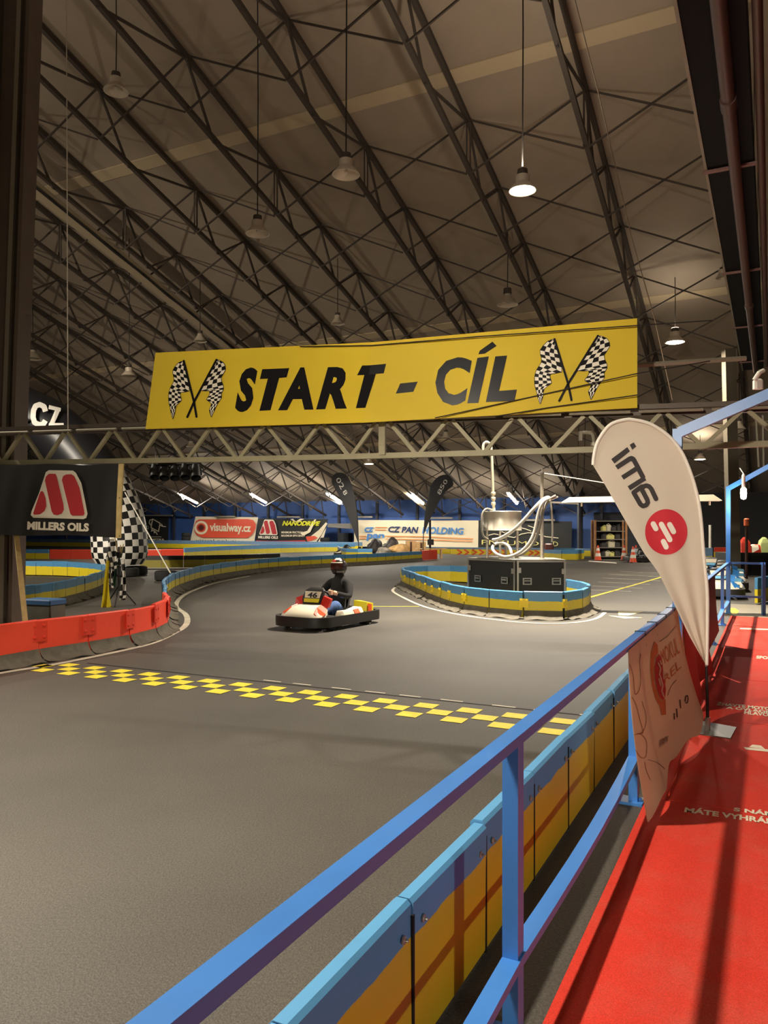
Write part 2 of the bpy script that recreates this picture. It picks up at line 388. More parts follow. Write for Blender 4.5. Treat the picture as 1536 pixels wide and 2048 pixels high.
LAMPS = [ # px, py (mouth), distance, radius, lit, cone, label
    (692,350,14.0,.25,False,False,'unlit white high-bay lamp on a long cable above the banner seam'),
    (1045,382,14.5,.26,True,False,'brightest lit high-bay lamp, hanging high above the right half of the banner'),
    (232,183,17.2,.27,False,False,'topmost unlit high-bay lamp, upper left near the steel column'),
    (515,468,17.0,.26,False,False,'unlit flat lamp on a long cable above the left half of the banner'),
    (1015,610,21.0,.29,False,True,'unlit conical lamp just above the accent of the banner lettering'),
    (675,648,27.0,.25,False,True,'unlit bell-shaped lamp just above the banner seam'),
    (400,683,28.0,.25,False,True,'unlit bell-shaped lamp just above the left half of the yellow banner'),
    (65,718,21.0,.24,False,True,'unlit lamp beside the steel column, above the inflatable arch'),
    (258,752,27.0,.26,False,False,'small unlit lamp left of the yellow banner\'s upper corner'),
    (1445,556,27.0,.24,False,True,'unlit dark conical lamp against the black duct at right'),
    (1350,685,25.0,.31,True,False,'lit lamp to the right of the yellow banner'),
    (1400,919,36.0,.27,True,False,'lit lamp low at right, between the white flag and the tall blue posts'),
    (1478,858,24.0,.2,False,True,'small unlit lamp behind the right end of the gantry truss'),
    (738,928,38.0,.26,True,False,'small lit lamp just below the gantry truss near its bolted joint'),
    (311,940,38.0,.26,True,False,'small lit lamp behind the row of black spotlights'),
    (382,893,34.0,.22,False,True,'small unlit lamp seen through the left part of the gantry truss'),
    (892,876,40.0,.26,False,True,'small unlit lamp seen through the gantry truss, right of the bolted joint'),
]
for px, py, Y, r, lit, cone, lab in LAMPS:
    if cone or Y == 17.2:
        rr = ray(px, py); Y2 = (15-1.5*r-.5)/(rr.z+.311*(DX*rr.x+DY)); r *= Y2/Y; Y = Y2
    p = at(px, py, Y); t = make_lamp(r, max(.3, under_roof(p)-p.z-1.5*r-.1), lit, cone); t.location = p; t['label'] = lab; t['group'] = 'lamps under the roof'
    if lit: lamp_light(t, LAMP_W*{14.5:3.0, 25.0:2.2}.get(Y, 1.0), up=UP_W*(.6 if Y < 20 else .2), spread=105 if Y < 20 else 165)
# lamps of the same kind hanging over the near part of the track, above and behind the viewer's head
for i, (x, y, z, k) in enumerate(((-2.69,3.82,7.0,.92), (-10.5,11.0,8.0,1.6), (9.0,-4.5,7.5,.4), (-6.0,-5.0,8.5,.5), (-15,17,8.5,1.6), (-9.5,-9,8.5,.6))):
    p = Vector((x,y,z)); t = make_lamp(.24, max(.3, under_roof(p)-z-.5), True); t.location = p
    tag(t, ['lit high-bay lamp high over the near end of the start straight','lit high-bay lamp over the left barriers, out of the picture','lit high-bay lamp behind the red walkway','lit high-bay lamp behind the start straight','lit high-bay lamp over the far left bend','lit high-bay lamp far behind the viewer, on the left'][i], 'lamp', 'lamps under the roof')
    lamp_light(t, LAMP_W*k, up=UP_W*(.6 if i == 0 else 1.0), spread=(105,172,105,105,172,105)[i])
# flood lamps out of view; those on the sign and the arch are added fill
def floodlight(p, aim_at, W, spread, label, top):
    p = Vector(p); aim = (Vector(aim_at)-p).normalized(); Mq = aim.to_track_quat('-Z','Y').to_matrix()
    t = thing('floodlight', label, 'lamp', p, 0, 'floodlights')
    mb = MB(); mb.box(p-aim*.1, (.5,.36,.14), M=Mq); mb.build('housing', M_black, t)
    mb = MB(); mb.box(p-aim*.025, (.44,.30,.01), M=Mq); mb.build('glass', M_glow, t)
    mb = MB(); mb.tube([p-aim*.1+Vector((0,0,.2)), Vector((p.x,p.y,top))], .02, 6); mb.build('drop_rod', M_steel, t)
    ld = bpy.data.lights.new('flood_light','AREA'); ld.shape = 'RECTANGLE'; ld.size = .44; ld.size_y = .3; ld.energy = W; ld.color = WARM; ld.spread = math.radians(spread)
    o = bpy.data.objects.new('flood_light', ld); COL.objects.link(o); o.parent = t; o.rotation_euler = aim.to_track_quat('-Z','Y').to_euler(); o.location = aim*.01
floodlight((-5.0,-6.0,3.6), (0.9,8.0,3.2), 108.0, 48, 'added fill light behind the viewer aimed at the yellow sign', 16)  # unseen fill, added to brighten sign and flag from the front
floodlight((-15.0,8.0,7.0), (-9.0,25.0,3.2), 420.0, 70, 'added fill light high at the left, aimed at the inflatable arch', 14)  # unseen fill, added to brighten the arch and its leg
floodlight((7.5,-9.0,2.3), (.6,2.9,.5), 20.0, 46, 'flood lamp behind the red walkway aimed at its railing', 15)
# fluorescent fittings slung along the lower chords of every second truss
for i, (px, py) in enumerate(((378,998),(517,997),(668,997),(835,998),(1025,997))):
    r = ray(px, py); k = DX*r.x+DY*r.y; Y = (18.1-DEP+.25-EYE)/(r.z+.311*k); c = Vector((r.x*Y, Y, EYE+r.z*Y))
    t = thing('fluorescent_light', 'glowing fluorescent fitting under the far trusses, %s of five counted from the left' % ORD[i], 'light', c, 0, 'fluorescent fittings near the far wall')
    d = Vector((DX, DY, -.311)).normalized(); up = Vector((0,0,.07))
    mb = MB(); mb.bar(c-d*.95+up, c+d*.95+up, .2, .06); mb.build('housing', MATS['lamp_shade'], t)
    mb = MB(); mb.tube([c-d*.9, c+d*.9], .07, 8); mb.build('tube', M_tube, t)
    for q in (-.8, .8):
        mb = MB(); mb.bar(c+d*q+up, c+d*q+up+Vector((0,0,.2)), .02); mb.build('hanger', M_steel, t)

# ------------------------------------------------------------------ barriers
M_skirt = mat('rubber_skirt', (92,86,74), .9, var=.25, vscale=8)
M_bolt = mat('bolt_heads', (190,184,170), .35, .7)
def barrier(name, label, pts, step, m, h=.48, th=.06, side=1, skirt=0.0, plates=None, jig=.0, z0=.03, closed=False, group='track barriers', smooth=True, bolts=False, gap_shade=False):
    path = smooth_path([Vector((p[0],p[1],0)) for p in pts], 8, closed) if smooth else [Vector((p[0],p[1],0)) for p in pts]
    q = resample(path, step, closed)
    t = thing(name, label, 'barrier', q[0], 0, group)
    for i, (a, b) in enumerate(zip(q, q[1:])):
        d = (b-a); l = d.length; d.normalize(); n = Vector((-d.y, d.x, 0))*side
        gq = .003 if gap_shade else .008; a2, b2 = a+d*gq, b-d*gq
        j1, j2 = random.uniform(-jig, jig), random.uniform(-jig, jig); hz = h+random.uniform(-jig, jig)
        lo = z0
        mb = MB(); e = .012
        sec = lambda p, j: [p-n*(th/2)+Vector((0,0,lo)), p+n*(th/2)+Vector((0,0,lo)), p+n*(th/2+j)+Vector((0,0,hz-e)), p+n*(th/2-e+j)+Vector((0,0,hz)), p-n*(th/2-e-j)+Vector((0,0,hz)), p-n*(th/2-j)+Vector((0,0,hz-e))]
        ns = max(2, int(l/.3)); mb.loft([sec(a2.lerp(b2, k/ns), j1+(j2-j1)*k/ns) for k in range(ns+1)])
        pan = mb.build('panel', m, t)
        if gap_shade and i > 0:
            mb = MB(); M = Matrix((tuple(d),tuple(n),(0,0,1))).transposed(); mb.box(a+Vector((0,0,(h-.05)/2+.01)), (.014,th+.006,h-.07), M=M); mb.build('gap_shade_strip', M_rubber, pan)  # dark strip stands in for the shade in the open panel gap
        if bolts:
            for q0, zz in ((.07, h-.09), (l-.07, h-.09)):
                mb = MB(); c = a+d*q0+n*(th/2+.002)+Vector((0,0,zz)); mb.lathe([(.013,0),(.012,.005),(.005,.007),(0.004,.016),(0,.016)], c, 10, M=n.to_track_quat('Z','Y').to_matrix())
                mb.build('bolt', M_bolt, pan)
        if skirt:
            mb = MB(); w0 = skirt*random.uniform(.8, 1.15); w1 = skirt*random.uniform(.8, 1.15)
            fn = lambda u, v: a2.lerp(b2, u)+n*(th/2+.004+(w0+(w1-w0)*u)*(v**1.6))+Vector((0,0,.012+.14*(1-v)**1.7+.012*math.sin(9*u+i)*v))
            mb.grid(fn, 6, 6); mb.grid(lambda u, v: fn(u, 1-v)+n*.004-Vector((0,0,.006)), 6, 6); mb.build('rubber_skirt', M_skirt, t, True)
        if plates and i > 0:
            mb = MB(); c = a+n*(th/2+.008); M = Matrix((tuple(d),tuple(n),(0,0,1))).transposed()
            big = plates is M_red
            if not big and random.random() < .45: continue
            pw, ph, pz = (.2,.24,h-.13) if big else (.15,.15,h-.20)
            mb.box(c+Vector((0,0,pz)), (pw,.016,ph), M=M)
            for bx in (-pw*.3, pw*.3):
                for bz in (-ph*.29, ph*.29): mb.lathe([(.02,0),(.016,.011),(0,.013)], c+d*bx+n*.007+Vector((0,0,pz+bz)), 8, M=n.to_track_quat('Z','Y').to_matrix())
            mb.build('joint_plate', plates, t)
    return t
# along the blue railing, on its track side
barrier('track_barrier', 'near yellow barrier with light blue top running beside the blue railing', [LT(t, .98) for t in (-.53, 2.0, 4, 6, 8, 10, 12.5)], .655, M_barn, h=.50, th=.06, side=-1, skirt=.0, jig=.006, smooth=False, bolts=True, gap_shade=True)
# red kerb wall at lower left
R = [G(-150,1365), G(0,1337), G(104,1317), G(195,1303), G(262,1290), G(318,1273), G(334,1258), Vector((-3.74,13.1,0))]
barrier('track_barrier', 'bright red barrier at lower left next to the start line', R, .66, M_barr, h=.49, th=.07, side=-1, skirt=.16, plates=M_red, jig=.012)
RT = [Vector((-3.75,13.15,0)), Vector((-4.15,14.6,0)), Vector((-4.75,16.6,0)), Vector((-5.2,19.2,0)), G(405,1164), G(467,1152), G(532,1143), G(636,1135), G(750,1129), G(843,1122)]
barrier('track_barrier', 'long yellow and blue barrier curving from the red one into the distance behind the kart', RT, .66, M_bar, h=.48, side=-1, skirt=.2, jig=.01, gap_shade=True)
barrier('track_barrier', 'short red barrier end below the cardboard boxes in the distance', [G(843,1122), G(858,1120.5), G(873,1119.5)], .4, M_barr, h=.5, th=.1, side=-1)
# hairpin on the left, seen from its inside and outside
barrier('track_barrier', 'yellow and blue hairpin barrier at left, behind the grey block', [(-8.1,11.9), (-7.3,13.2), G(34,1226), G(112,1211), G(169,1195), (-7.2,19.6), (-7.75,21.4), (-8.5,23.2), (-10.2,25.0), (-12.6,25.7), (-17,26.2), (-22,26.5)], .66, M_bar, h=.49, side=-1, skirt=.18, jig=.01, gap_shade=True)
# island on the right with the flight cases
ISL = [G(806,1173), G(836,1188), G(875,1206), G(914,1220), G(956,1228), G(1017,1235), G(1100,1240), G(1156,1234), G(1178,1217), (4.05,16.3), (3.75,17.4), (3.3,19.8), (2.75,21.6), (1.9,22.6), (1.1,22.6), (.62,22.0)]
barrier('track_barrier', 'closed yellow and blue barrier ring around the two black flight cases', ISL, .72, M_bar, h=.48, th=.07, side=-1, skirt=.17, plates=M_yellow, jig=.008, closed=True, gap_shade=True)
# farther runs
barrier('track_barrier', 'low olive barrier with black top beyond the long curved one', [G(280,1137), G(400,1136), G(560,1131)], .8, M_bardk, h=.5, side=-1)
barrier('track_barrier', 'far red barrier section on either side of the chequered arch leg', [G(100,1119), G(190,1119.5), G(290,1119.5), G(367,1118)], 1.2, M_barr, h=.5, side=-1)
barrier('track_barrier', 'far yellow barrier joining the left end of the distant red one', [G(-40,1118), G(40,1118.5), G(98,1119)], .8, M_bar, h=.5, side=-1)
barrier('track_barrier', 'far yellow and blue barrier running right from the distant red one', [G(368,1117), G(440,1112), G(520,1108), G(610,1105), G(710,1103)], 1.1, M_bar, h=.55, side=-1)
barrier('track_barrier', 'bright yellow barrier at the foot of the far wall, left part', [LT(45.2,L) for L in (58,50,42,36,30,24.4)], 1.3, M_barw, h=.62, side=1, smooth=False)
chev = barrier('track_barrier', 'yellow barrier with orange arrows at the foot of the far wall', [LT(42.4,L) for L in (22.4,19,14,10.2)], 1.3, M_barf, h=.44, side=1, smooth=False)
barrier('track_barrier', 'short yellow barrier between the arrows and the tool rack', [G(1118,1111.8), G(1150,1112.6), G(1181,1113.6)], .9, M_barf, h=.44, side=-1, smooth=False)
barrier('track_barrier', 'small barrier loop beyond the flight cases, at their right edge', [G(1085,1118), G(1130,1121), G(1160,1120), G(1166,1117), G(1140,1115), G(1090,1115)], .9, M_bar, h=.5, side=-1)
far_r = barrier('track_barrier', 'yellow barrier with dark arrow and red end, behind the white flag', [G(1330,1129), G(1400,1129), G(1425,1129)], 1.0, M_barw, h=.72, side=-1, smooth=False)
barrier('track_barrier', 'red-topped end piece of the arrow barrier beside the tall blue post', [G(1428,1129), G(1452,1129)], .6, paint_mat('barrier_yellow_redtop', (222,190,40), (200,60,40), .55), h=.74, side=-1, smooth=False)
barrier('track_barrier', 'olive barrier with pale blue top at the right edge beside the blue karts', [G(1512,1209), G(1560,1200), G(1640,1192), G(1740,1186)], .66, M_bar, h=.56, side=-1)
barrier('track_barrier', 'blue-topped low barrier in front of the heaped karts', [G(676,1109), G(690,1116), G(745,1117)], .8, M_bar, h=.5, side=-1)
mb = MB()
for j in range(4):
    x0 = 918+j*30
    for (cx, ln) in ((x0,0),(x0+14,0)):
        stroke_on(mb, [(cx-4,1099),(cx+5,1104.5),(cx-4,1110)], 3.2, lambda x, y, l: on_s(x, y, 42.4-.06), caps=False)
for cx in (1061,1073,1089,1100):
    stroke_on(mb, [(cx-4,1100.5),(cx+5,1105.5),(cx-4,1111)], 3.2, lambda x, y, l: on_s(x, y, 42.4-.06), caps=False)
mb.build('arrow_print', mat('arrow_orange', (228,96,36), .6), chev)
mb = MB(); sf = lambda x, y, l: at(x, y, G(1400,1129).y-.06)
for cx in (1410,1418): stroke_on(mb, [(cx-5,1114),(cx+4,1120),(cx-5,1126)], 2.6, sf, caps=False)
mb.build('arrow_print', mat('arrow_dark', (110,50,24), .6), far_r)
# loose grey block with blue cap
t = thing('concrete_block', 'grey block with a blue cap standing behind the red barrier', 'block', Vector((-5.35,12.1,0)))
mb = MB(); mb.bbox((-5.35,12.1,.2), (.56,.34,.4), .02, -.35); mb.build('block', mat('grey_block', (104,100,88), .85, var=.15, vscale=5), t)
mb = MB(); mb.bbox((-5.35,12.1,.44), (.58,.36,.08), .015, -.35); mb.build('cap', mat('cap_blue', (64,104,150), .6), t)

# ------------------------------------------------------------------ markings on the floor
M_line = mat('line_white', (196,188,168), .7, var=.2, vscale=4); M_liney = mat('line_yellow', (226,206,60), .6, var=.12, vscale=10)
def ground_line(name, label, pts, wd, m, smooth=True, z=.004):
    path = smooth_path([Vector((p[0],p[1],0)) for p in pts], 6) if smooth else [Vector((p[0],p[1],0)) for p in pts]
    mb = MB(); L_, R_ = [], []
    for i, p in enumerate(path):
        d = (path[min(i+1,len(path)-1)]-path[max(i-1,0)]).normalized(); n = Vector((-d.y,d.x,0))*wd/2
        L_.append(p+n+Vector((0,0,z))); R_.append(p-n+Vector((0,0,z)))
    k = len(path); mb.add(L_+R_, [(i,i+1,k+i+1,k+i) for i in range(k-1)])
    return tag(mb.build(name, m), label, 'marking', 'painted floor lines')
ground_line('edge_line', 'white edge line following the red barrier and round the kerb at left', [G(-60,1362), G(0,1347), G(110,1329), G(215,1308), G(300,1288), G(345,1268), G(372,1250), G(372,1230), G(352,1212), G(366,1192), G(400,1176), G(440,1164), G(500,1152)], .1, M_line)
ground_line('edge_line', 'white edge line round the foot of the island barrier', [G(790,1175), G(786,1183), G(810,1197), G(850,1214), G(910,1228), G(985,1239), G(1060,1246), G(1140,1246), G(1190,1238), G(1210,1225)], .07, M_line)
ground_line('edge_line', 'thin pale line across the track behind the kart', [G(728,1213), G(839,1213)], .05, M_liney, False)
ground_line('edge_line', 'long yellow line running from the island towards the white flag', [G(1172,1197), G(1262,1172), G(1345,1148)], .09, M_liney, False)
for i, (a, b) in enumerate((((1178,1180),(1262,1183)), ((1184,1172),(1285,1177)), ((1196,1164),(1300,1169)), ((1205,1156),(1320,1162)), ((1218,1149),(1330,1154)), ((1240,1143),(1335,1147)))):
    ground_line('parking_line', '%s of the pale parking lines right of the flight cases, counted from the nearest' % ORD[i], [G(*a), G(*b)], .07, M_line, False)
ground_line('scuff_line', 'faint pale scuff on the bend at left of the kart', [G(432,1170), G(530,1169)], .08, mat('line_faint', (120,114,102), .8), False)
for i, poly in enumerate(([(1236,1222),(1288,1223),(1256,1231),(1237,1230)], [(1216,1231),(1286,1235),(1250,1237)])):
    mb = MB(); poly_on(mb, poly, lambda x, y, l: G(x, y, .004)); tag(mb.build('floor_arrow', mat('arrow_pale', (222,212,160), .7)), ['upper','lower'][i]+' half of the pale arrow painted right of the island', 'marking', 'painted floor lines')
# start line: a three-row chequer of yellow squares
S0, CW, CL = 5.88, .2055, .18
mb = MB(); gp = .006
for r in range(3):
    for c in range(32):
        if (r+c) % 2: continue
        L0 = 1.02+c*CW; s0 = S0+r*CL
        mb.add([LT(s0+gp,L0+gp,.004),LT(s0+CL-gp,L0+gp,.004),LT(s0+CL-gp,L0+CW-gp,.004),LT(s0+gp,L0+CW-gp,.004)], [(0,3,2,1)])
tag(mb.build('start_line', M_liney), 'yellow chequered start line painted across the asphalt', 'marking')
ground_line('timing_loop', 'thin dark seam just beyond the yellow start line', [LT(6.52,7.2), LT(6.56,4), LT(6.62,1.1)], .025, mat('seam_dark', (34,32,30), .7), False)
for i in range(9):
    L0 = 1.15+i*.42+random.uniform(0,.15); mb = MB(); mb.add([LT(6.60,L0,.005),LT(6.63,L0,.005),LT(6.63,L0+.22,.005),LT(6.60,L0+.22,.005)], [(0,3,2,1)])
    tag(mb.build('tape_strip', M_line), 'bit of white tape along the dark seam, %s from the blue railing' % ORD[i], 'marking', 'white tape bits at the start line')

# ------------------------------------------------------------------ red walkway
M_carpet = mat('red_carpet', (222,54,35), .85, bump=.3, bscale=350)
def wear(m, c, sc, lo, hi, amt):      # trodden, greyed patches in the pile
    nt = m.node_tree; L = nt.links; b = nt.nodes['Principled BSDF']; base = tuple(b.inputs['Base Color'].default_value)
    geo = nt.nodes.new('ShaderNodeNewGeometry'); n = nt.nodes.new('ShaderNodeTexNoise'); n.inputs['Scale'].default_value = sc; n.inputs['Detail'].default_value = 9; n.inputs['Roughness'].default_value = .65
    L.new(geo.outputs['Position'], n.inputs['Vector']); r = nt.nodes.new('ShaderNodeValToRGB'); r.color_ramp.elements[0].position = lo; r.color_ramp.elements[1].position = hi
    r.color_ramp.elements[0].color = (0,0,0,1); r.color_ramp.elements[1].color = (amt,amt,amt,1); L.new(n.outputs['Fac'], r.inputs[0])
    n2 = nt.nodes.new('ShaderNodeTexNoise'); n2.inputs['Scale'].default_value = 220; L.new(geo.outputs['Position'], n2.inputs['Vector'])
    mx = nt.nodes.new('ShaderNodeMix'); mx.data_type = 'RGBA'; mx.inputs[6].default_value = base; mx.inputs[7].default_value = rgb(*c); L.new(r.outputs[0], mx.inputs[0])
    m2 = nt.nodes.new('ShaderNodeMix'); m2.data_type = 'RGBA'; m2.blend_type = 'MULTIPLY'; m2.inputs[0].default_value = 1; m2.clamp_result = False
    r2 = nt.nodes.new('ShaderNodeValToRGB'); r2.color_ramp.elements[0].position = .3; r2.color_ramp.elements[1].position = .7; r2.color_ramp.elements[0].color = (.8,.72,.7,1); r2.color_ramp.elements[1].color = (1.18,1.3,1.3,1); L.new(n2.outputs['Fac'], r2.inputs[0])
    L.new(mx.outputs[2], m2.inputs[6]); L.new(r2.outputs[0], m2.inputs[7]); L.new(m2.outputs[2], b.inputs['Base Color'])
wear(M_carpet, (206,104,84), 1.3, .5, .75, .6)
CARP = []
Lc = (.655, -.6, -1.9); seams = (-2.0, 1.6, 4.75, 6.9, 8.85, 11.1, 13.0, 15.15)
CN = ['along the railing','in the middle of the walkway']
for j in range(len(seams)-1):
    t0, t1 = seams[j], seams[j+1]
    mb = MB(); mb.prism([LT(t0+.006,Lc[0],.002),LT(t0+.006,Lc[2],.002),LT(t1-.006,Lc[2],.002),LT(t1-.006,Lc[0],.002)], (0,0,.01))
    CARP.append(tag(mb.build('carpet_strip', M_carpet), 'red carpet strip of the walkway beside the railing, %s counted from the near end' % ORD[j], 'carpet', 'red carpet strips'))
M_ctext = mat('carpet_lettering', (240,226,200), .8, var=.1, vscale=40)
gs = lambda x, y, l: G(x, y, .0145)
def carpet_text(txts, par):
    mb = MB()
    for t_, bl, br, tl, tr in txts: text_on(mb, t_, bl, br, tl, tr, gs, off=.04)
    mb.build('lettering', M_ctext, par)
carpet_text([('MÁTE VYHRÁNO', (1368,1624), (1576,1653), (1371,1612), (1574,1639)), ('S NÁMI', (1467,1622), (1557,1634), (1468,1613), (1555,1623))], CARP[1])
carpet_text([('ŽHAVTE MOTORY', (1432,1410), (1562,1423), (1434,1403), (1560,1415)), ('A OVLÁDNI', (1452,1417), (1550,1428), (1453,1411), (1548,1421)), ('HLAVOU', (1488,1428), (1548,1434), (1489,1421), (1547,1427))], CARP[2])
carpet_text([('SPORT', (1512,1317), (1552,1320), (1513,1311), (1551,1314))], CARP[3])
mb = MB(); poly_on(mb, [(1487,1494),(1540,1499),(1540,1504),(1492,1499)], gs); poly_on(mb, [(1498,1494),(1505,1489),(1522,1491),(1530,1498)], gs); mb.build('printed_mark', M_ctext, CARP[2])
mb = MB(); poly_on(mb, [(1480,1256),(1540,1258),(1540,1260),(1480,1258)], gs); mb.build('printed_mark', M_ctext, CARP[5])
mb = MB(); mb.prism([LT(15.2,.8,.001),LT(15.2,-3,.001),LT(17.6,-3,.001),LT(17.6,.8,.001)], (0,0,.006)); tag(mb.build('concrete_patch', mat('concrete_pale', (140,132,116), .85, var=.1)), 'pale concrete floor patch beyond the end of the red carpet', 'floor patch')
mb = MB(); poly_on(mb, [(1458,1216),(1470,1216),(1478,1222),(1474,1228),(1460,1229)], lambda x, y, l: G(x, y, .01)); tag(mb.build('floor_mark', M_liney), 'small yellow mark on the pale floor behind the far railing', 'marking')

# ------------------------------------------------------------------ blue railing with its tall posts
RL0, RL1, RZ = .690, .742, .962
rail = thing('railing', 'blue steel railing between the track and the red walkway', 'railing', LT(2.31,.716,0))
mb = MB(); mb.bar(LT(-.6,.716,RZ-.016), LT(15.6,.716,RZ-.016), .052, .032); mb.build('top_rail', M_blue, rail)
mb = MB(); path = []
tp = [-.6,2.31,4.65,6.99,9.1,11.4,13.7,15.6]
for a, b in zip(tp, tp[1:]):
    for k in range(6): path.append(LT(a+(b-a)*k/6, .713-.012*math.sin(math.pi*k/6), .262-.012*math.sin(math.pi*k/6)))
path.append(LT(15.6,.713,.262))
mb.loft([[p+LT(0,.029,.015), p+LT(0,-.029,.015), p+LT(0,-.029,-.015), p+LT(0,.029,-.015)] for p in path]); mb.build('middle_rail', M_blue, rail)
for i, t_ in enumerate(tp[1:]):
    tall = t_ in (6.99, 15.6); top = {6.99:2.44, 15.6:2.36}.get(t_, RZ-.03)
    mb = MB(); M = Matrix(((DX,-DY,0),(DY,DX,0),(0,0,1)))
    wd = .06 if not tall else .075
    mb.box(LT(t_,.716,(top+.012)/2), (wd,.05 if not tall else .075,top-.012), M=M)
    po = mb.build('tall_post' if tall else 'post', M_blue, rail)
    mb = MB(); mb.box(LT(t_,.735,.008), (.12,.15,.016), M=M)
    for q in (-.055,.06): mb.lathe([(.011,0),(.011,.016),(0,.02)], LT(t_,.735+q,.016), 8)
    mb.build('base_plate', M_blue, po)
    if tall:
        k = .40 if t_ < 10 else .58; ln = 1.9
        a = LT(t_,.70,top-.03); b = a+Vector((DY*ln,-DX*ln,k*ln))
        mb = MB(); mb.bar(a, b, .075, .085); mb.build('overhead_arm', M_blue, rail)
a0 = LT(15.6,.716,RZ-.02); a1 = LT(15.6,.1,RZ-.02)
mb = MB(); mb.bar(a0, a1, .05, .035); mb.build('top_rail', M_blue, rail)
mb = MB(); mb.bar(LT(15.6,.716,.33), LT(15.6,.13,.33), .05, .035); mb.build('middle_rail', M_blue, rail)
mb = MB(); mb.bar(LT(15.6,.13,0), LT(15.6,.13,RZ), .06, .05); mb.build('post', M_blue, rail)
# lamp under the far arm
p = at(1487,985,14.0); t = thing('hanging_bulb', 'bare glowing bulb hanging from the far blue overhead arm', 'lamp', p)
mb = MB(); mb.lathe([(0,-.13),(.045,-.11),(.055,-.02),(.05,.06),(.03,.09),(0,.1)], p, 14); mb.build('bulb', M_glow, t, True)
mb = MB(); mb.lathe([(.03,.08),(.032,.3),(.02,.34),(0,.34)], p, 12); mb.tube([p+Vector((0,0,.34)), p+Vector((-.02,.1,.45))], .008, 5); mb.build('socket', M_white, t)
ld = bpy.data.lights.new('bulb_light','POINT'); ld.energy = 25; ld.shadow_soft_size = .08; ld.color = (1,.93,.8); o = bpy.data.objects.new('bulb_light', ld); COL.objects.link(o); o.parent = t; o.location = (0,0,-.25)

# ------------------------------------------------------------------ pale banner tied to the railing
M_vinyl = mat('banner_vinyl', (240,216,186), .55, trans=.3)
def bann(t_, v):   # v = 0 at the rail, 1 at the hem
    u = (t_-4.27)/2.43
    bul = .03*v+(.05+.13*max(0,u))*v**1.8+.035*v*v*math.sin(3*math.pi*u+.5)
    z = (RZ-.02)*(1-v)+(.03+.07*u+.04*math.sin(4*math.pi*max(0,u))**2)*v
    return LT(t_+.05*math.sin(4*v)*(u-.5), .683-bul, z)
def bann_px(px, py, layer=1):
    t_, v = 5.3, .5
    for _ in range(30):
        p = bann(t_, v); q = px_of(p); ex, ey = px-q[0], py-q[1]
        if abs(ex)+abs(ey) < .05: break
        a = px_of(bann(t_+.01, v)); b = px_of(bann(t_, v+.01))
        j = ((a[0]-q[0])/.01, (b[0]-q[0])/.01, (a[1]-q[1])/.01, (b[1]-q[1])/.01); dt = j[0]*j[3]-j[1]*j[2]
        if abs(dt) < 1e-6: break
        t_ += max(-.5, min(.5, (ex*j[3]-j[1]*ey)/dt)); v += max(-.2, min(.2, (j[0]*ey-ex*j[2])/dt))
    return bann(t_, v)+Vector((DY,-DX,0))*.004*layer
t = thing('hanging_banner', 'pale banner with a red crest tied along the blue railing by the white flag', 'banner', LT(5.4,.69,0))
mb = MB(); mb.grid(lambda u, v: bann(4.27+2.43*u, v), 36, 24); mb.grid(lambda u, v: bann(4.27+2.43*u, v)+Vector((-DY,DX,0))*.004, 36, 24); mb.build('cloth', M_vinyl, t, True)
Z = zc(1240,1200,.2246); D_or = mat('print_orange', (206,120,62), .6); D_red = mat('print_red', (186,40,36), .6); D_br = mat('print_brown', (120,66,34), .6)
mb = MB()
lt_ = [(270,470),(300,370),(330,400),(335,470),(300,520),(290,640),(300,740),(330,830),(365,900),(400,880),(405,1020),(365,1025),(350,950),(310,880),(280,760),(265,620)]
poly_on(mb, Z(lt_), bann_px); mb.build('crest_wreath', D_or, t)
mb = MB(); poly_on(mb, Z([(335,480),(310,520),(295,600),(300,700),(320,800),(350,870),(372,895),(392,860),(398,800),(385,700),(370,600),(355,510)]), bann_px, layer=2); mb.build('crest_shield', D_red, t)
mb = MB()
for pts in ([(325,560),(345,610),(335,660),(350,700)], [(340,540),(352,570)], [(345,690),(365,760),(355,810)], [(330,700),(345,760)], [(370,640),(375,700)], [(360,820),(375,860)]): stroke_on(mb, Z(pts), 3, bann_px, layer=3)
mb.build('crest_lion', M_vinyl, t)
mb = MB()
text_on(mb, 'MOKUL', *[Z([p])[0] for p in ((372,590),(530,470),(355,455),(498,320))], bann_px, off=.0); mb.build('lettering', D_or, t)
mb = MB(); text_on(mb, 'BEER', *[Z([p])[0] for p in ((398,745),(480,670),(390,670),(470,590))], bann_px, off=.0) if False else text_on(mb, 'REL', *[Z([p])[0] for p in ((395,745),(540,600),(385,680),(525,520))], bann_px, off=.0); mb.build('lettering', D_or, t)
mb = MB(); text_on(mb, 'WWW', *[Z([p])[0] for p in ((335,1325),(425,1260),(350,1245),(425,1205))], bann_px, off=.01)
for pts in ([(500,970),(505,1040)], [(530,890),(535,960)], [(478,1010),(480,1060)], [(575,900),(580,860),(595,850),(603,880),(595,915),(580,915)]): stroke_on(mb, Z(pts), 2.2, bann_px)
mb.build('lettering', mat('print_dark', (60,44,36), .6), t)
mb = MB()
for pts in ([(80,570),(110,660),(120,760),(130,840),(165,800),(180,700),(170,560),(180,480)], [(100,860),(140,940),(170,1060),(200,1180),(150,1190),(200,1170),(230,1050),(190,900)], [(120,1200),(180,1195),(230,1260),(225,1390),(180,1400),(130,1330)], [(240,1420),(330,1450),(395,1505)], [(350,370),(420,320),(480,250),(500,230)], [(420,850),(450,770),(500,710)], [(215,1440),(230,1520),(265,1600)]): stroke_on(mb, smooth_path([(a,b,0) for a,b in Z(pts)],4) and [(q.x,q.y) for q in smooth_path([(a,b,0) for a,b in Z(pts)],4)], .9, bann_px, caps=False)
mb.build('ornament_print', D_br, t)
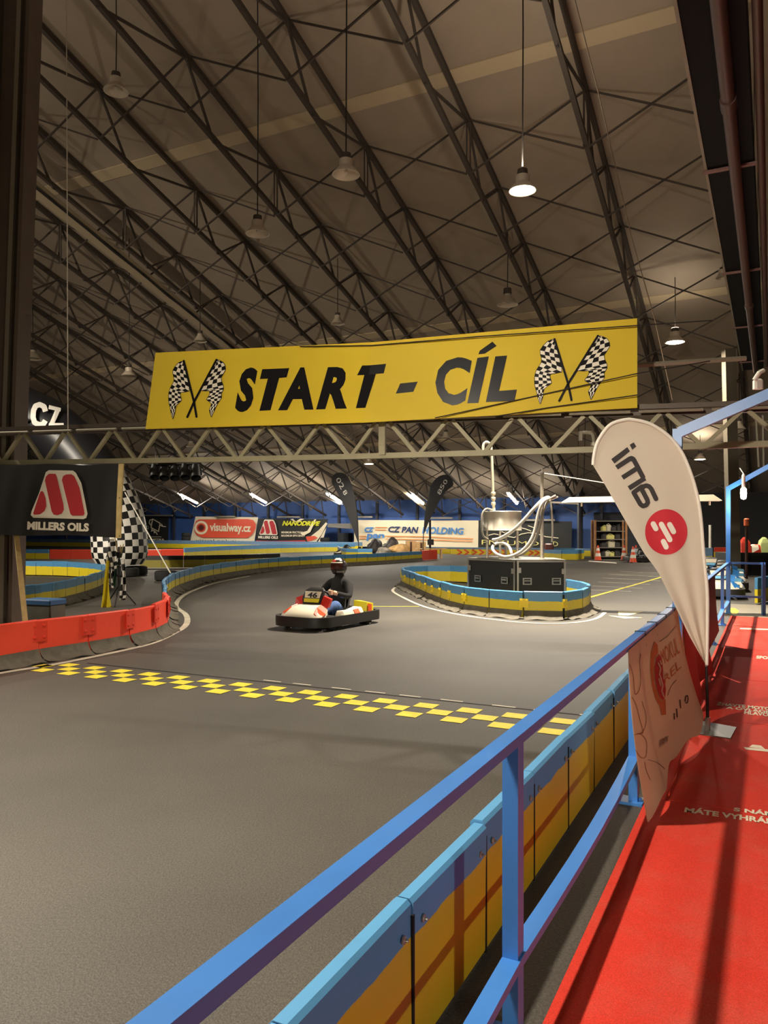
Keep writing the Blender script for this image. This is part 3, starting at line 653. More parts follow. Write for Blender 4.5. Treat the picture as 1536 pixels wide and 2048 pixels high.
for i in range(4):
    t_ = 4.9+i*.52; mb = MB()
    c = LT(t_,.716,RZ-.016); mb.tube([c+LT(0,.03,-.022), c+LT(0,.03,.02), c+LT(0,-.03,.02), c+LT(0,-.03,-.03), c+LT(0,-.034,-.07)], .0035, 5); mb.build('cable_tie', M_black, t)
# second, red banner farther along
t = thing('hanging_banner', 'dark red banner hung on the blue railing beyond the white flag', 'banner', LT(8.1,.69,0))
mb = MB(); f2 = lambda u, v: LT(7.1+2.1*u, .683-.09*v*v-.04*v*math.sin(9*u), (RZ-.02)*(1-v)+.06*v); mb.grid(f2, 24, 10); mb.grid(lambda u, v: f2(u,v)+Vector((-DY,DX,0))*.004, 24, 10); mb.build('cloth', mat('banner_red', (190,46,38), .6), t, True)
for q in (7.4,8.1,8.9):
    mb = MB(); c = LT(q,.716,RZ-.016); mb.tube([c+LT(0,.03,-.022), c+LT(0,.03,.02), c+LT(0,-.03,.02), c+LT(0,-.03,-.05)], .0035, 5); mb.build('cable_tie', M_black, t)
t = thing('hanging_banner', 'black banner on the last bays of the blue railing, by the tall far post', 'banner', LT(10.3,.69,0))
mb = MB(); f3 = lambda u, v: LT(9.25+2.1*u, .683-.05*v*v, (RZ-.02)*(1-v)+.2*v); mb.grid(f3, 16, 6); mb.grid(lambda u, v: f3(u,v)+Vector((-DY,DX,0))*.004, 16, 6); mb.build('cloth', mat('banner_black', (24,22,21), .6), t, True)

# ------------------------------------------------------------------ white teardrop flag
M_flag = mat('flag_white', (246,238,222), .7, trans=.4); M_sleeve = mat('flag_sleeve', (246,240,226), .7)
M_fdark = mat('flag_print_grey', (58,54,54), .6); M_fred = mat('flag_print_red', (212,44,58), .6)
LE = [(1412,1330),(1378,1270),(1347,1205),(1316,1143),(1288,1106),(1249,1038),(1211,971),(1186,930),(1187,915),(1192,891),(1202,871),(1217,852),(1234,843),(1255,838.6)]
RE = [(1413,1330),(1414.5,1250),(1414,1180),(1407,1108),(1401,1032),(1392,982),(1378,938),(1361,901),(1336,871),(1305,850),(1285,843),(1272,840.5),(1262,839),(1256,838.6)]
def flag_y(px, py):
    fr = max(0., min(1., (py-905)/420.)); a = math.atan2(px-1412, 1332-py) if py < 1331 else 0
    return 6.0+.012*fr*math.sin(a*30)+.02*math.sin((px-1190)/70.)
def flag_s(px, py, layer=0): p = at(px, py, flag_y(px, py)-.0025*layer); return p
le = resample([Vector((a,b,0)) for a, b in LE], 16); re_ = resample([Vector((a,b,0)) for a, b in RE], 16)
ts = [i/60 for i in range(61)]
def samp(pl, f): k = f*(len(pl)-1); i = min(int(k), len(pl)-2); return pl[i].lerp(pl[i+1], k-i)
t = thing('teardrop_flag', 'tall white teardrop flag with a red disc logo standing on the red carpet', 'flag', Vector((2.525,6.0,0)))
mb = MB(); ff = lambda u, v: flag_s(*samp(le, v).lerp(samp(re_, v), u)[:2]); mb.grid(ff, 40, 60); mb.grid(lambda u, v: ff(u, v)+Vector((0,.004,0)), 40, 60); mb.build('cloth', M_flag, t, True)
mb = MB(); out = [(a,b) for a, b in RE]+[(a,b) for a, b in LE[::-1][1:7]]
mb.tube([at(a, b, 6.0)+Vector((0,-.004,0)) for a, b in [(q.x,q.y) for q in smooth_path([(a,b,0) for a,b in out], 4)]], .013, 8); mb.build('pole_sleeve', M_sleeve, t, True)
mb = MB(); mb.tube([at(1412.5,1332,6.0), at(1415,1400,6.0), Vector((2.525,6.0,.02))], [.010,.012,.014], 8); mb.build('pole', M_black, t, True)
mb = MB(); c = Vector((2.55,5.98,.018)); mb.prism([G(1358,1464,.0125),G(1461,1478,.0125),G(1473,1456,.0125),G(1385,1440,.0125)], (0,0,.008)); mb.build('base_plate', mat('base_steel', (120,116,108), .4, .5), t)
mb = MB(); mb.tube([Vector((2.525,6.0,.018)), Vector((2.525,6.0,.12))], .02, 10); mb.build('spigot', M_alu, t)
Z = zc(1170,820,.1693); mb = MB()
poly_on(mb, Z([(528,410),(575,383),(606,430),(558,470)]), flag_s, layer=2)
poly_on(mb, Z([(310,580),(500,438),(531,487),(348,632)]), flag_s, layer=2)
S = lambda pts, wd=56: stroke_on(mb, Z(pts), wd*.1693, flag_s, layer=2, caps=False)
S([(372,680),(535,572)]); S([(442,800),(612,690)]); S([(518,925),(708,805)])
stroke_on(mb, Z([(530,575),(548,570),(570,580),(585,605),(690,805)]), 9.5, flag_s, layer=2, caps=False); disc_on(mb, Z([(560,578)])[0], 5.2, 5.2, flag_s, layer=2)
sp = [(838,1050),(780,930),(755,905),(725,895),(695,905),(660,950),(690,1010),(735,1075),(738,1105),(715,1130),(680,1135),(650,1115),(565,975)]
stroke_on(mb, Z([(838,1050),(785,935),(760,905),(725,893),(690,905),(665,935)]), 9.3, flag_s, layer=2, caps=True)
stroke_on(mb, Z([(672,940),(735,1060),(742,1095),(720,1125),(685,1135),(655,1115),(575,975),(670,905)]), 9.3, flag_s, layer=2, caps=True)
mb.build('lettering', M_fdark, t)
mb = MB(); cx, cy = Z([(960,1440)])[0]
rings = [(cx,cy)]; vs = [flag_s(cx,cy,2)]; fs = []; NR, NA = 8, 48
for i in range(1, NR+1):
    for k in range(NA): a = 2*math.pi*k/NA; vs.append(flag_s(cx+42.3*i/NR*math.cos(a), cy+45.5*i/NR*math.sin(a), 2))
for k in range(NA): fs.append((0,1+k,1+(k+1) % NA))
for i in range(NR-1):
    for k in range(NA): fs.append((1+i*NA+k,1+(i+1)*NA+k,1+(i+1)*NA+(k+1) % NA,1+i*NA+(k+1) % NA))
mb.add(vs, fs); mb.build('disc_print', M_fred, t)
mb = MB()
for pts in ([(806,1345),(838,1402)], [(902,1350),(952,1440),(1003,1532)], [(1000,1353),(1046,1437)], [(926,1553),(958,1618)]): stroke_on(mb, Z(pts), 10.6, flag_s, layer=4)
mb.build('disc_bars_print', M_sleeve, t)

# ------------------------------------------------------------------ gantry truss with the yellow sign
TA, TB = Vector((-5.143,10.3,0)), Vector((3.72,7.45,0)); TD = (TB-TA).normalized(); TN = Vector((TD.y,-TD.x,0))
if TN.y > 0: TN = -TN
def tr_px(px, off=0.0):   # point of the gantry line under a picture column
    A = TA+TN*off; r = ray(px, HY); d = TD; k = (A.y*r.x-A.x)/(d.x-d.y*r.x); return A+d*k
def tr_at(px, py, off=0.0): p = tr_px(px, off); return at(px, py, p.y)
def tz(px, z0, z1): return z0+(z1-z0)*px/1536.
M_gan = mat('gantry_paint', (150,142,112), .55, .1, var=.12, vscale=4); M_gand = mat('gantry_tube_dark', (84,72,60), .5, .3)
g = thing('gantry_truss', 'long grey lattice girder carrying the yellow sign across the track', 'truss', tr_px(766)+Vector((0,0,2.4)))
e0, e1 = TA-TD*1.6, TB+TD*1.5
def gz(p, lo): k = (p-TA).dot(TD)/(TB-TA).length; return (2.47+(2.41-2.47)*k-.03*math.sin(math.pi*max(0,min(1,k)))) if lo else (2.86+(2.755-2.86)*k)
def gp(k, lo, off=0): p = TA+TD*k; return Vector((p.x,p.y,gz(p, lo)))+TN*off
LN = (TB-TA).length
mb = MB(); ks = [-1.6+(LN+3.1)*i/16 for i in range(17)]
mb.loft([[gp(k,True,.035)+Vector((0,0,-.03)), gp(k,True,-.035)+Vector((0,0,-.03)), gp(k,True,-.035)+Vector((0,0,.03)), gp(k,True,.035)+Vector((0,0,.03))] for k in ks]); mb.build('bottom_chord', M_gan, g)
mb = MB(); mb.bar(gp(-1.6,False,-.06), gp(LN+1.5,False,-.06), .05, .05); mb.build('top_chord', M_gand, g)
mb = MB(); mb.bar(gp(-1.6,False,.03)+Vector((0,0,.05)), gp(LN+1.5,False,.03)+Vector((0,0,.05)), .05, .05); mb.build('top_chord', M_gand, g)
def k_at(px): return (tr_px(px)-TA).dot(TD)
bots = [5,90,179,276,374,478,588,701,836,966,1100,1250,1406,1575]
kb = [k_at(x) for x in bots]; kb = [kb[0]-(kb[1]-kb[0])]+kb
for a, b in zip(kb, kb[1:]):
    mid = (a+b)/2; jt = abs(b-k_at(836)) < .05
    if jt: ml, mr = k_at(752), k_at(780)
    else: ml, mr = mid-.03, mid+.03
    mb = MB(); mb.bar(gp(a+.03,True,.01)+Vector((0,0,.02)), gp(ml,False,.01)-Vector((0,0,.02)), .045, .04); mb.build('diagonal', M_gan, g)
    mb = MB(); mb.bar(gp(b-.03,True,.01)+Vector((0,0,.02)), gp(mr,False,.01)-Vector((0,0,.02)), .045, .04); mb.build('diagonal', M_gan, g)
kj = k_at(767); M3 = Matrix((tuple(TD),tuple(TN),(0,0,1))).transposed()
mb = MB(); c = (gp(kj,True,.04)+gp(kj,False,.04))/2; mb.box(c, (.075,.05,.38), M=M3)
for zz in (-.14,-.08,.1,.15):
    for q in (-.02,.02): mb.lathe([(.008,0),(.006,.006),(0,.007)], c+TD*q+TN*.026+Vector((0,0,zz)), 6, M=TN.to_track_quat('Z','Y').to_matrix())
mb.build('joint_plate', M_gan, g)
# grey conduit lengths strapped under the top chord
mb = MB(); xs = [298,345,435,512,590,725,795,870,925,1015,1110,1210,1330,1420,1536]
for i in range(16):
    a = -1.4+i*.68; b = a+.6
    if b > LN+1.2: break
    mb2 = MB(); mb2.tube([gp(a,False,.10)-Vector((0,0,.005)), gp(b,False,.10)-Vector((0,0,.005))], .016, 8); mb2.build('conduit', M_galv, g, True)
# yellow sign
SG_off = .16
C = {'TL':(311,705.5),'BL':(291,858),'TM':(743.5,684.5),'BM':(728.5,845),'TR':(1274.5,636.5),'BR':(1274.5,815.5)}
W = {k: tr_at(v[0], v[1], SG_off+(.14 if k[1] == 'M' else 0)+(.05 if k == 'TM' else 0)) for k, v in C.items()}
def plane_surf(A, B, Cc, kk=.0005):
    n = (B-A).cross(Cc-A); E = Vector((0,0,EYE))
    def f(px, py, layer=1): r = ray(px, py); k = n.dot(A-E)/n.dot(r)*(1-kk*layer); return E+r*k
    return f
sL = plane_surf(W['TL'], W['BL'], W['TM']); sR = plane_surf(W['TM'], W['BR'], W['TR'])
BMr = sR(728.5, 845, 0); 
def sign_s(px, py, layer=1): return (sL if px < 743.5-15*(py-684.5)/160.5 else sR)(px, py, layer)
M_sign = mat('sign_yellow', (216,186,50), .5, var=.05, vscale=1.5, spec=.12); M_sblk = mat('sign_black', (30,29,30), .24, spec=.1); M_swht = mat('sign_cream', (236,226,204), .4)
s_ = thing('start_sign', 'long yellow START - CÍL sign with chequered flags above the gantry', 'sign', (W['BL']+W['BR'])/2)
for nm, quad in (('sign_panel', [W['TL'],W['BL'],sL(728.5,845,0),W['TM']]), ('sign_panel', [W['TM'],BMr,W['BR'],W['TR']])):
    mb = MB(); mb.prism(quad, -TN*.03); mb.build(nm, M_sign, s_)
mb = MB(); Z = zc(280,620,.33854)
q = lambda *p: [Z([x])[0] for x in p]
# letters of START, each in its own slanted box (bl, br, tl, tr)
for ch, a in (('S', q((555,606),(655,600),(600,342),(704,338))), ('T', q((690,596),(765,594),(722,348),(882,342))), ('A', q((815,593),(1025,588),(890,340),(1030,338))), ('R', q((1040,588),(1222,582),(1110,338),(1275,334)))): 
    if ch == 'T': continue
    text_on(mb, ch, *a, surf=sign_s, off=.052, layer=1)
for T in ([(722,350),(882,343),(866,398),(822,402),(771,592),(705,596),(755,406),(708,408)], [(1312,328),(1362,326),(1352,380),(1392,378),(1332,578),(1275,580),(1325,384),(1282,386)]): poly_on(mb, Z(T), sL)
poly_on(mb, Z([(1362,326),(1454,318),(1440,374),(1388,378),(1352,380)]), sR); 
Z = zc(780,620,.33854); q = lambda *p: [Z([x])[0] for x in p]
poly_on(mb, Z([(34,494),(60,434),(164,423),(138,483)]), sR)
text_on(mb, 'C', *q((268,566),(440,562),(268,285),(490,275)), surf=sR, off=.04)
poly_on(mb, Z([(456,551),(516,283),(584,274),(522,549)]), sR); poly_on(mb, Z([(522,262),(530,240),(605,187),(630,212),(560,258)]), sR)
poly_on(mb, Z([(566,544),(622,274),(692,269),(645,478),(750,470),(735,538)]), sR)
mb.build('lettering', M_sblk, s_)
# crossed chequered flags, printed twice
FL = [(520,350),(400,390),(280,560),(300,700),(300,800),(220,950),(190,1080),(190,1230),(215,1350),(245,1500),(280,1620)]
FI = [(530,352),(560,500),(590,660),(615,820),(640,1010),(460,1040),(450,1130),(470,1220),(350,1330),(330,1470),(284,1622)]
GL = [(1270,325),(1390,385),(1440,540),(1340,720),(1385,880),(1390,980),(1340,1070),(1350,1160),(1260,1290),(1190,1440),(1130,1580)]
GI = [(1240,330),(1160,480),(1080,640),(1000,800),(900,1000),(1085,1010),(1070,1120),(1020,1200),(1130,1290),(1080,1420),(1124,1580)]
def crossed(map_, sf):
    for o_, i_, pole in ((FL,FI,[(520,350),(745,1250),(800,1575)]),(GL,GI,[(1240,325),(745,1250),(598,1580)])):
        m1, m2 = MB(), MB()
        oo = [(p.x,p.y) for p in smooth_path([(a,b,0) for a,b in o_],2)]; ii = [(p.x,p.y) for p in smooth_path([(a,b,0) for a,b in i_],2)]
        ol = map_(oo+[(a,b) for a,b in ii[::-1]])
        n = len(oo)
        for r in range(n-1):
            nc = 4
            for c in range(nc):
                def pt(k, u): 
                    a, b = map_([oo[k]])[0], map_([ii[k]])[0]; return (a[0]+(b[0]-a[0])*u, a[1]+(b[1]-a[1])*u)
                quad = [pt(r,c/nc),pt(r,(c+1)/nc),pt(r+1,(c+1)/nc),pt(r+1,c/nc)]
                poly_on(m1 if (r+c) % 2 else m2, quad, sf, layer=1)
        stroke_on(m1, map_(oo), 1.0, sf, layer=2); stroke_on(m1, map_(ii), 1.0, sf, layer=2)
        stroke_on(m1, map_(pole), 4.4, sf, layer=3)
        fl = m1.build('flag_print', M_sblk, s_); m2.build('white_squares_print', M_swht, fl)
k1 = 140/1536.
crossed(lambda pts: [(320+a*k1, 690+b*k1) for a, b in pts], sL)
def mapR(pts):   # right-hand pair is a little larger: lay the same drawing over its own corners
    out = []
    for a, b in pts:
        u = (a-180)/1260.; v = (b-330)/1290.
        out.append((1068+u*152-(v-.5)*0, 678+(-7+0)*u*1.0+v*130-4*(1-u)*0))
    return out
crossed(mapR, sR)
# wires in front of the sign
def wire(name, label, pts, r, m, group=None, cat='cable'):
    mb = MB(); mb.tube(pts, r, 5); return tag(mb.build(name, m), label, cat, group)
wire('wire', 'dark wire crossing the lower right of the yellow sign, upper of two', [tr_at(870,836,.36), tr_at(1085,789,.24), tr_at(1275,747,.24), tr_at(1420,722,.1)], .006, M_wire, 'wires by the sign')
wire('wire', 'dark wire crossing the lower right of the yellow sign, lower of two', [tr_at(990,833,.34), tr_at(1100,815,.24), tr_at(1275,790,.24)], .006, M_wire, 'wires by the sign')
wire('wire', 'wire running just under the upper edge of the yellow sign', [tr_at(600,693,.34), tr_at(743,691,.38), tr_at(960,673,.33), tr_at(1275,651,.22), tr_at(1425,641,.1)], .006, M_wire, 'wires by the sign')
wire('cable', 'thin vertical cable left of the yellow sign, down to the girder', [at(136,866,9.86), at(135,640,9.9), at(134,300,10.0), at(130,-600,10.0)], .007, M_rope, 'vertical cables')
wire('steel_pipe', 'horizontal grey pipe behind the right end of the yellow sign', [at(1240,733,8.6), at(1360,725,8.5), at(1492,717,8.4)], .028, M_galv, None, 'pipe')
wire('cable', 'long slanting pull cord right of the brightest lamp', [at(1150,0,13), at(1193,170,13.5), at(1235,350,14), at(1262,470,14.5), at(1310,640,15), at(1345,800,15.5)], .01, mat('cord_tan', (120,104,84), .8), 'slanting cords')

# ------------------------------------------------------------------ oil company banner, hung from the girder at left
def mill_s(px, py, layer=1):
    rip = .007*math.sin(px/19.)+.003*math.sin(px/7.+py/40.); p = tr_px(px, .09+rip*min(1,(py-925)/60.)); return at(px, py, p.y*(1-.0009*layer) if layer else p.y)
t = thing('hanging_banner', 'black MILLERS OILS banner hung from the girder by the steel column', 'banner', tr_px(120)+Vector((0,0,1.6)))
top = lambda x: 929+1.5*math.sin(x/22.); bot = lambda x: 1069+5*(x/240.)+1.5*math.sin(x/30.)
fb = lambda u, v: mill_s(-40+282*u, top(-40+282*u)*(1-v)+bot(-40+282*u)*v, 0)
mb = MB(); mb.grid(fb, 70, 20); mb.grid(lambda u, v: fb(u,v)-TN*.006, 70, 20); mb.build('cloth', mat('banner_black2', (30,27,25), .7), t, True)
LOGO_O = [(375,155),(560,158),(582,175),(625,255),(655,400),(672,490),(662,522),(640,531),(255,520),(236,500),(242,470),(300,330),(352,170)]
LOGO_R = [[(255,485),(300,345),(312,318),(328,316),(336,328),(352,375),(356,430),(342,468),(308,494),(260,497)],
          [(345,235),(352,205),(375,182),(425,183),(435,205),(487,420),(490,458),(475,487),(440,501),(412,496),(396,470)],
          [(475,230),(485,200),(508,188),(548,186),(570,200),(610,290),(650,488),(640,503),(555,504),(540,490)]]
def millers(map_, sf, par, l0=1, txt=None):
    mb = MB(); poly_on(mb, map_(LOGO_O), sf, layer=l0); mb.build('logo_ground', M_swht, par)
    mb = MB(); [poly_on(mb, map_(p), sf, layer=l0+1) for p in LOGO_R]; mb.build('logo_bars', mat('logo_red', (186,44,48), .6), par)
    mb = MB(); text_on(mb, 'MILLERS OILS', *(txt or [map_([p])[0] for p in ((208,612),(682,627),(211,548),(683,562))]), surf=sf, off=.05, layer=l0); mb.build('lettering', M_swht, par)
Z = zc(0,900,.26042)
millers(Z, lambda x, y, l: mill_s(x, y, l+14), t)
mb = MB(); lp = [mill_s(x, y, 0)+TN*.02 for x, y in ((246,928),(242,1000),(240,1076))]
mb.loft([[p+TD*.035, p-TD*.035, p-TD*.035+TN*.02, p+TD*.035+TN*.02] for p in lp]); la = mb.build('batten', mat('pine_wood', (206,180,120), .7, var=.15, vscale=12), t)
for y in (996,1072):
    mb = MB(); mb.lathe([(.008,0),(0,.004)], mill_s(243,y,0)+TN*.041, 8, M=TN.to_track_quat('Z','Y').to_matrix()); mb.build('screw', M_black, la)

# ------------------------------------------------------------------ steel column at far left
M_col = mat('column_steel', (112,99,86), .6, .2, var=.1, vscale=3)
t = thing('steel_column', 'thick dark steel column rising along the left edge', 'column', at(15,1255,10.9))
def colsec(y):
    f = (y-830)/830.; xl, xr = (-6-14*f, 45-28*f) if y >= 0 else (-6-14*f, 45-28*f); return xl, xr
Yc = 11.0
mb = MB(); P0 = [at(-4,1285,Yc), at(43,830,Yc), at(73,0,Yc), at(90,-480,Yc)]
sec = [Vector((p.x,p.y,p.z)) for p in P0]; sec[0].x = at(36,1285,Yc).x; sec[0].z = 0
def strip(wa, wb, ya, yb): return [[p+Vector((wa,ya,0)), p+Vector((wb,ya,0)), p+Vector((wb,yb,0)), p+Vector((wa,yb,0))] for p in sec]
mb = MB(); mb.loft(strip(-.05,0,-.2,.2)); mb.build('flange', M_col, t)
mb = MB(); mb.loft(strip(-.45,-.05,-.02,.02)); mb.build('web', M_col, t)
mb = MB(); mb.loft(strip(-.50,-.45,-.2,.2)); mb.build('flange', M_col, t)
mb = MB(); mb.loft(strip(-.2,-.14,-.16,-.1)); mb.build('conduit', M_galv, t)
mb = MB(); mb.loft([[p+Vector((a,b,0)) for a, b in ((-.62,-.25),(-1.6,-.25),(-1.6,-.1),(-.62,-.1))] for p in [at(24,1100,Yc+.6), at(36,-500,Yc+.6)]]); tag(mb.build('wall_cladding', mat('cladding_grey', (116,112,104), .6, var=.1)), 'grey sheet cladding beside the steel column at the left edge', 'cladding')
mb = MB(); mb.bar(G(20,1330)+Vector((-.25,1.0,0)), at(26,1000,10.6), .06, .04); tag(mb.build('wooden_pole', MATS['pine_wood']), 'thin wooden pole leaning on the foot of the steel column', 'pole')

# ------------------------------------------------------------------ row of black spotlights under the girder
c0, c1 = tr_at(298,929,-.25), tr_at(395,928,-.25)
t = thing('light_bar', 'short black bar carrying the row of spotlights under the girder', 'bar', (c0+c1)/2)
mb = MB(); mb.tube([c0, c1], .018, 8); mb.bar(tr_at(328,915,-.25), tr_at(328,930,-.25), .12, .12); mb.build('bar', M_black, t)
for i, (x, y) in enumerate(((310,949),(329,950),(350,950),(371,949),(392,950))):
    c = tr_at(x, y, -.2); a = Vector((.15,-.55,-.8)).normalized(); Mq = a.to_track_quat('Z','Y').to_matrix()
    s = thing('spotlight', 'black round spotlight, %s from the left in the row under the girder' % ORD[i], 'spotlight', c, 0, 'row of black spotlights')
    mb = MB(); mb.lathe([(0,-.16),(.05,-.15),(.062,-.06),(.066,.05),(.06,.05),(.055,-.03),(0,-.03)], c, 16, M=Mq); mb.build('can', M_black, s, True)
    mb = MB(); top_ = tr_at(x, 930, -.25); mb.tube([c+Vector((-.07,0,0)), top_+Vector((-.06,0,-.02)), top_, top_+Vector((.06,0,-.02)), c+Vector((.07,0,0))], .008, 6); mb.build('yoke', M_black, s)

# ------------------------------------------------------------------ go-karts (nose along +x, built at the origin, then set down)
K_w = mat('kart_white', (232,222,200), .4); K_o = mat('kart_orange', (228,84,34), .4); K_y = mat('kart_yellow', (222,206,40), .4); K_r = mat('kart_red', (196,40,30), .4)
K_b = mat('kart_bumper', (30,29,28), .5); K_m = mat('kart_metal', (150,146,138), .35, .8); K_s = mat('kart_seat', (26,26,28), .45)
mat('kart_blue', (56,132,206), .4); mat('kart_sky', (120,190,232), .4); mat('kart_grey', (90,88,86), .5); mat('kart_dark', (34,33,33), .45)
def ring_pts(L, W, nose, n=8):
    out = []
    for cx, cy, a0, r in ((L/2,W/2*nose,0,.30),(-L/2,W/2,90,.22),(-L/2,-W/2,180,.22),(L/2,-W/2*nose,270,.30)):
        sx = 1 if cx > 0 else -1; sy = 1 if cy > 0 else -1; c = (cx-sx*r, cy-sy*r)
        for k in range(n): a = math.radians(a0+90*k/(n-1)); out.append((c[0]+r*math.cos(a), c[1]+r*math.sin(a)))
    return out
def make_kart(name, number=None, detail=True):
    t = thing(name, '', 'go-kart'); B = lambda mb, nm, m, par=None, sm=False: mb.build(nm, m, par or t, sm, world=False)
    # frame and floor tray
    mb = MB()
    for sy in (-1, 1): mb.tube([(-.78,sy*.36,.1),(-.2,sy*.4,.09),(.3,sy*.36,.09),(.75,sy*.22,.1)], .017, 8)
    for x, w_ in ((-.75,.36),(-.3,.39),(.3,.36),(.72,.23)): mb.tube([(x,-w_,.1),(x,w_,.1)], .015, 6)
    mb.box((.32,0,.075), (.86,.62,.01)); B(mb, 'chassis_frame', K_m)
    # all-round bumper
    o_ = ring_pts(1.84, 1.24, .88); i_ = ring_pts(1.74, 1.14, .88); mb = MB(); n = len(o_)
    secs = [[(a[0],a[1],.07),(a[0]*1.006,a[1]*1.006,.15),(a[0],a[1],.235),(b[0],b[1],.235),(b[0],b[1],.07)] for a, b in zip(o_, i_)]
    secs.append(secs[0]); mb.loft(secs, caps=False); B(mb, 'bumper', K_b, None, True)
    # wheels
    for nm_x, x, w_, r in (('f',.52,.13,.125),('r',-.52,.2,.14)):
        for sy in (-1, 1):
            y = sy*(.43 if x > 0 else .45); MM = Matrix.Rotation(math.pi/2, 3, 'X')
            mb = MB(); mb.lathe([(r*.55,-w_/2),(r*.9,-w_/2),(r,-w_*.36),(r,w_*.36),(r*.9,w_/2),(r*.55,w_/2)], (x,y,r), 20, M=MM); wh = B(mb, 'tyre', M_rubber, None, True)
            mb = MB(); mb.lathe([(0.02,-w_*.42),(r*.5,-w_*.44),(r*.56,-w_*.5),(r*.56,w_*.5),(r*.5,w_*.44),(.02,w_*.42)], (x,y,r), 16, M=MM); B(mb, 'rim', K_m, wh, True)
    mb = MB(); mb.tube([(-.52,-.5,.14),(-.52,.5,.14)], .016, 8); B(mb, 'rear_axle', K_m)
    # nose fairing
    mb = MB(); sec = lambda x, w_, z0, z1, mi=0: [(x,-w_,z0),(x,-w_,z0+(z1-z0)*.6),(x,-w_*.6,z1),(x,w_*.6,z1),(x,w_,z0+(z1-z0)*.6),(x,w_,z0)]
    mb.loft([sec(.86,.30,.10,.22), sec(.80,.40,.10,.30), sec(.66,.42,.12,.37), sec(.5,.36,.2,.40), sec(.42,.3,.3,.41)]); nf = B(mb, 'nose_fairing', K_w, None, True)
    for sy in (-1, 1):
        mb = MB(); mb.loft([[(.79,sy*(.38+.012),.2),(.79,sy*.30,.30),(.80,sy*.29,.29),(.80,sy*.37,.19)], [(.66,sy*.435,.28),(.66,sy*.26,.385),(.67,sy*.25,.37),(.67,sy*.42,.25)], [(.52,sy*.375,.34),(.52,sy*.24,.415),(.53,sy*.23,.4),(.53,sy*.36,.3)]]); B(mb, 'side_stripe', K_o, nf)
    # upright number panel over the nose
    mb = MB(); mb.loft([[(.47,-.16,.36),(.47,.16,.36),(.42,.16,.36),(.42,-.16,.36)], [(.44,-.20,.50),(.44,.20,.50),(.38,.2,.5),(.38,-.2,.5)], [(.36,-.19,.63),(.36,.19,.63),(.31,.19,.63),(.31,-.19,.63)], [(.30,-.12,.68),(.30,.12,.68),(.27,.12,.68),(.27,-.12,.68)]]); fp = B(mb, 'front_panel', K_b, None, True)
    mb = MB(); fr = lambda y, z: (.482-.02-(z-.36)*(.105/.27)+.03, y, z)
    mb.add([fr(-.15,.50),fr(.15,.50),fr(.17,.62),fr(-.17,.62)], [(0,1,2,3)]); B(mb, 'number_plate', K_w, fp)
    mb = MB(); g2 = lambda y, z: (fr(y,z)[0]+.004, y, z); mb.add([g2(-.15,.44),g2(.15,.44),g2(.16,.5),g2(-.16,.5)], [(0,1,2,3)]); B(mb, 'yellow_stripe', K_y, fp)
    if number:
        mb = MB(); vs, fs = glyphs(number, .03); mb.add([(fr(0,.515+.09*v)[0]+.006, -.1+.2*u, .515+.09*v) for u, v in vs], fs); B(mb, 'race_number', M_black, fp)
    for sy in (-1, 1):
        mb = MB(); mb.loft([[(.46,sy*.17,.36),(.46,sy*.34,.36),(.40,sy*.34,.36),(.40,sy*.17,.36)], [(.40,sy*.21,.55),(.40,sy*.36,.5),(.34,sy*.36,.5),(.34,sy*.21,.55)]]); B(mb, 'side_wing', K_r, fp)
    # side pods
    for sy in (-1, 1):
        y = sy*.46; s2 = lambda x, w_, z1: [(x,y-w_,.1),(x,y-w_,z1*.75),(x,y-w_*.6,z1),(x,y+w_*.6,z1),(x,y+w_,z1*.75),(x,y+w_,.1)]
        mb = MB(); mb.loft([s2(.36,.05,.2), s2(.28,.1,.30), s2(.0,.12,.29), s2(-.26,.12,.33), s2(-.34,.09,.3)]); pd = B(mb, 'side_pod', K_w, None, True)
        mb = MB(); mb.loft([[(x_,y+sy*.122,.14),(x_,y+sy*.122,.24),(x_,y+sy*.08,.305),(x_,y+sy*.07,.29),(x_,y+sy*.11,.14)] for x_ in (-.18,-.02)]); B(mb, 'side_stripe', K_o, pd)
        mb = MB(); mb.loft([[(-.42,sy*.28,.16),(-.42,sy*.56,.16),(-.42,sy*.56,.40),(-.42,sy*.3,.42)], [(-.62,sy*.3,.16),(-.66,sy*.56,.16),(-.66,sy*.55,.36),(-.62,sy*.32,.4)]]); rg = B(mb, 'wheel_guard', K_y, None)
        mb = MB(); mb.loft([[(-.45,sy*.566,.2),(-.45,sy*.575,.2),(-.45,sy*.575,.37),(-.45,sy*.566,.37)], [(-.57,sy*.566,.2),(-.57,sy*.575,.2),(-.57,sy*.575,.35),(-.57,sy*.566,.35)]]); B(mb, 'guard_stripe', K_o, rg)
    # seat, steering, engine
    mb = MB(); prof = [(.14,.10),(.02,.09),(-.22,.1),(-.36,.2),(-.44,.40),(-.48,.56)]; ws = [.15,.18,.19,.2,.2,.15]
    secs = []
    for (x, z), w_ in zip(prof, ws):
        up = .1 if z < .5 else .02; fx = .06
        secs.append([(x,-w_,z+up),(x-.0,-w_*.9,z+.02),(x,0,z),(x,w_*.9,z+.02),(x,w_,z+up),(x-.02,w_+.015,z+up),(x-.03,w_*.95,z-.005),(x-.03,0,z-.025),(x-.03,-w_*.95,z-.005),(x-.02,-w_-.015,z+up)])
    mb.loft(secs); B(mb, 'seat', K_s, None, True)
    mb = MB(); c = Vector((.13,0,.53)); ax = Vector((-.75,0,.66)).normalized(); u1 = Vector((0,1,0)); u2 = ax.cross(u1)
    mb.tube([c+(u1*math.cos(a)+u2*math.sin(a))*.145 for a in [2*math.pi*k/24 for k in range(24)]], .015, 8, closed=True)
    for a in (.3, math.pi-.3, -math.pi/2): mb.tube([c, c+(u1*math.cos(a)+u2*math.sin(a))*.14], .01, 6)
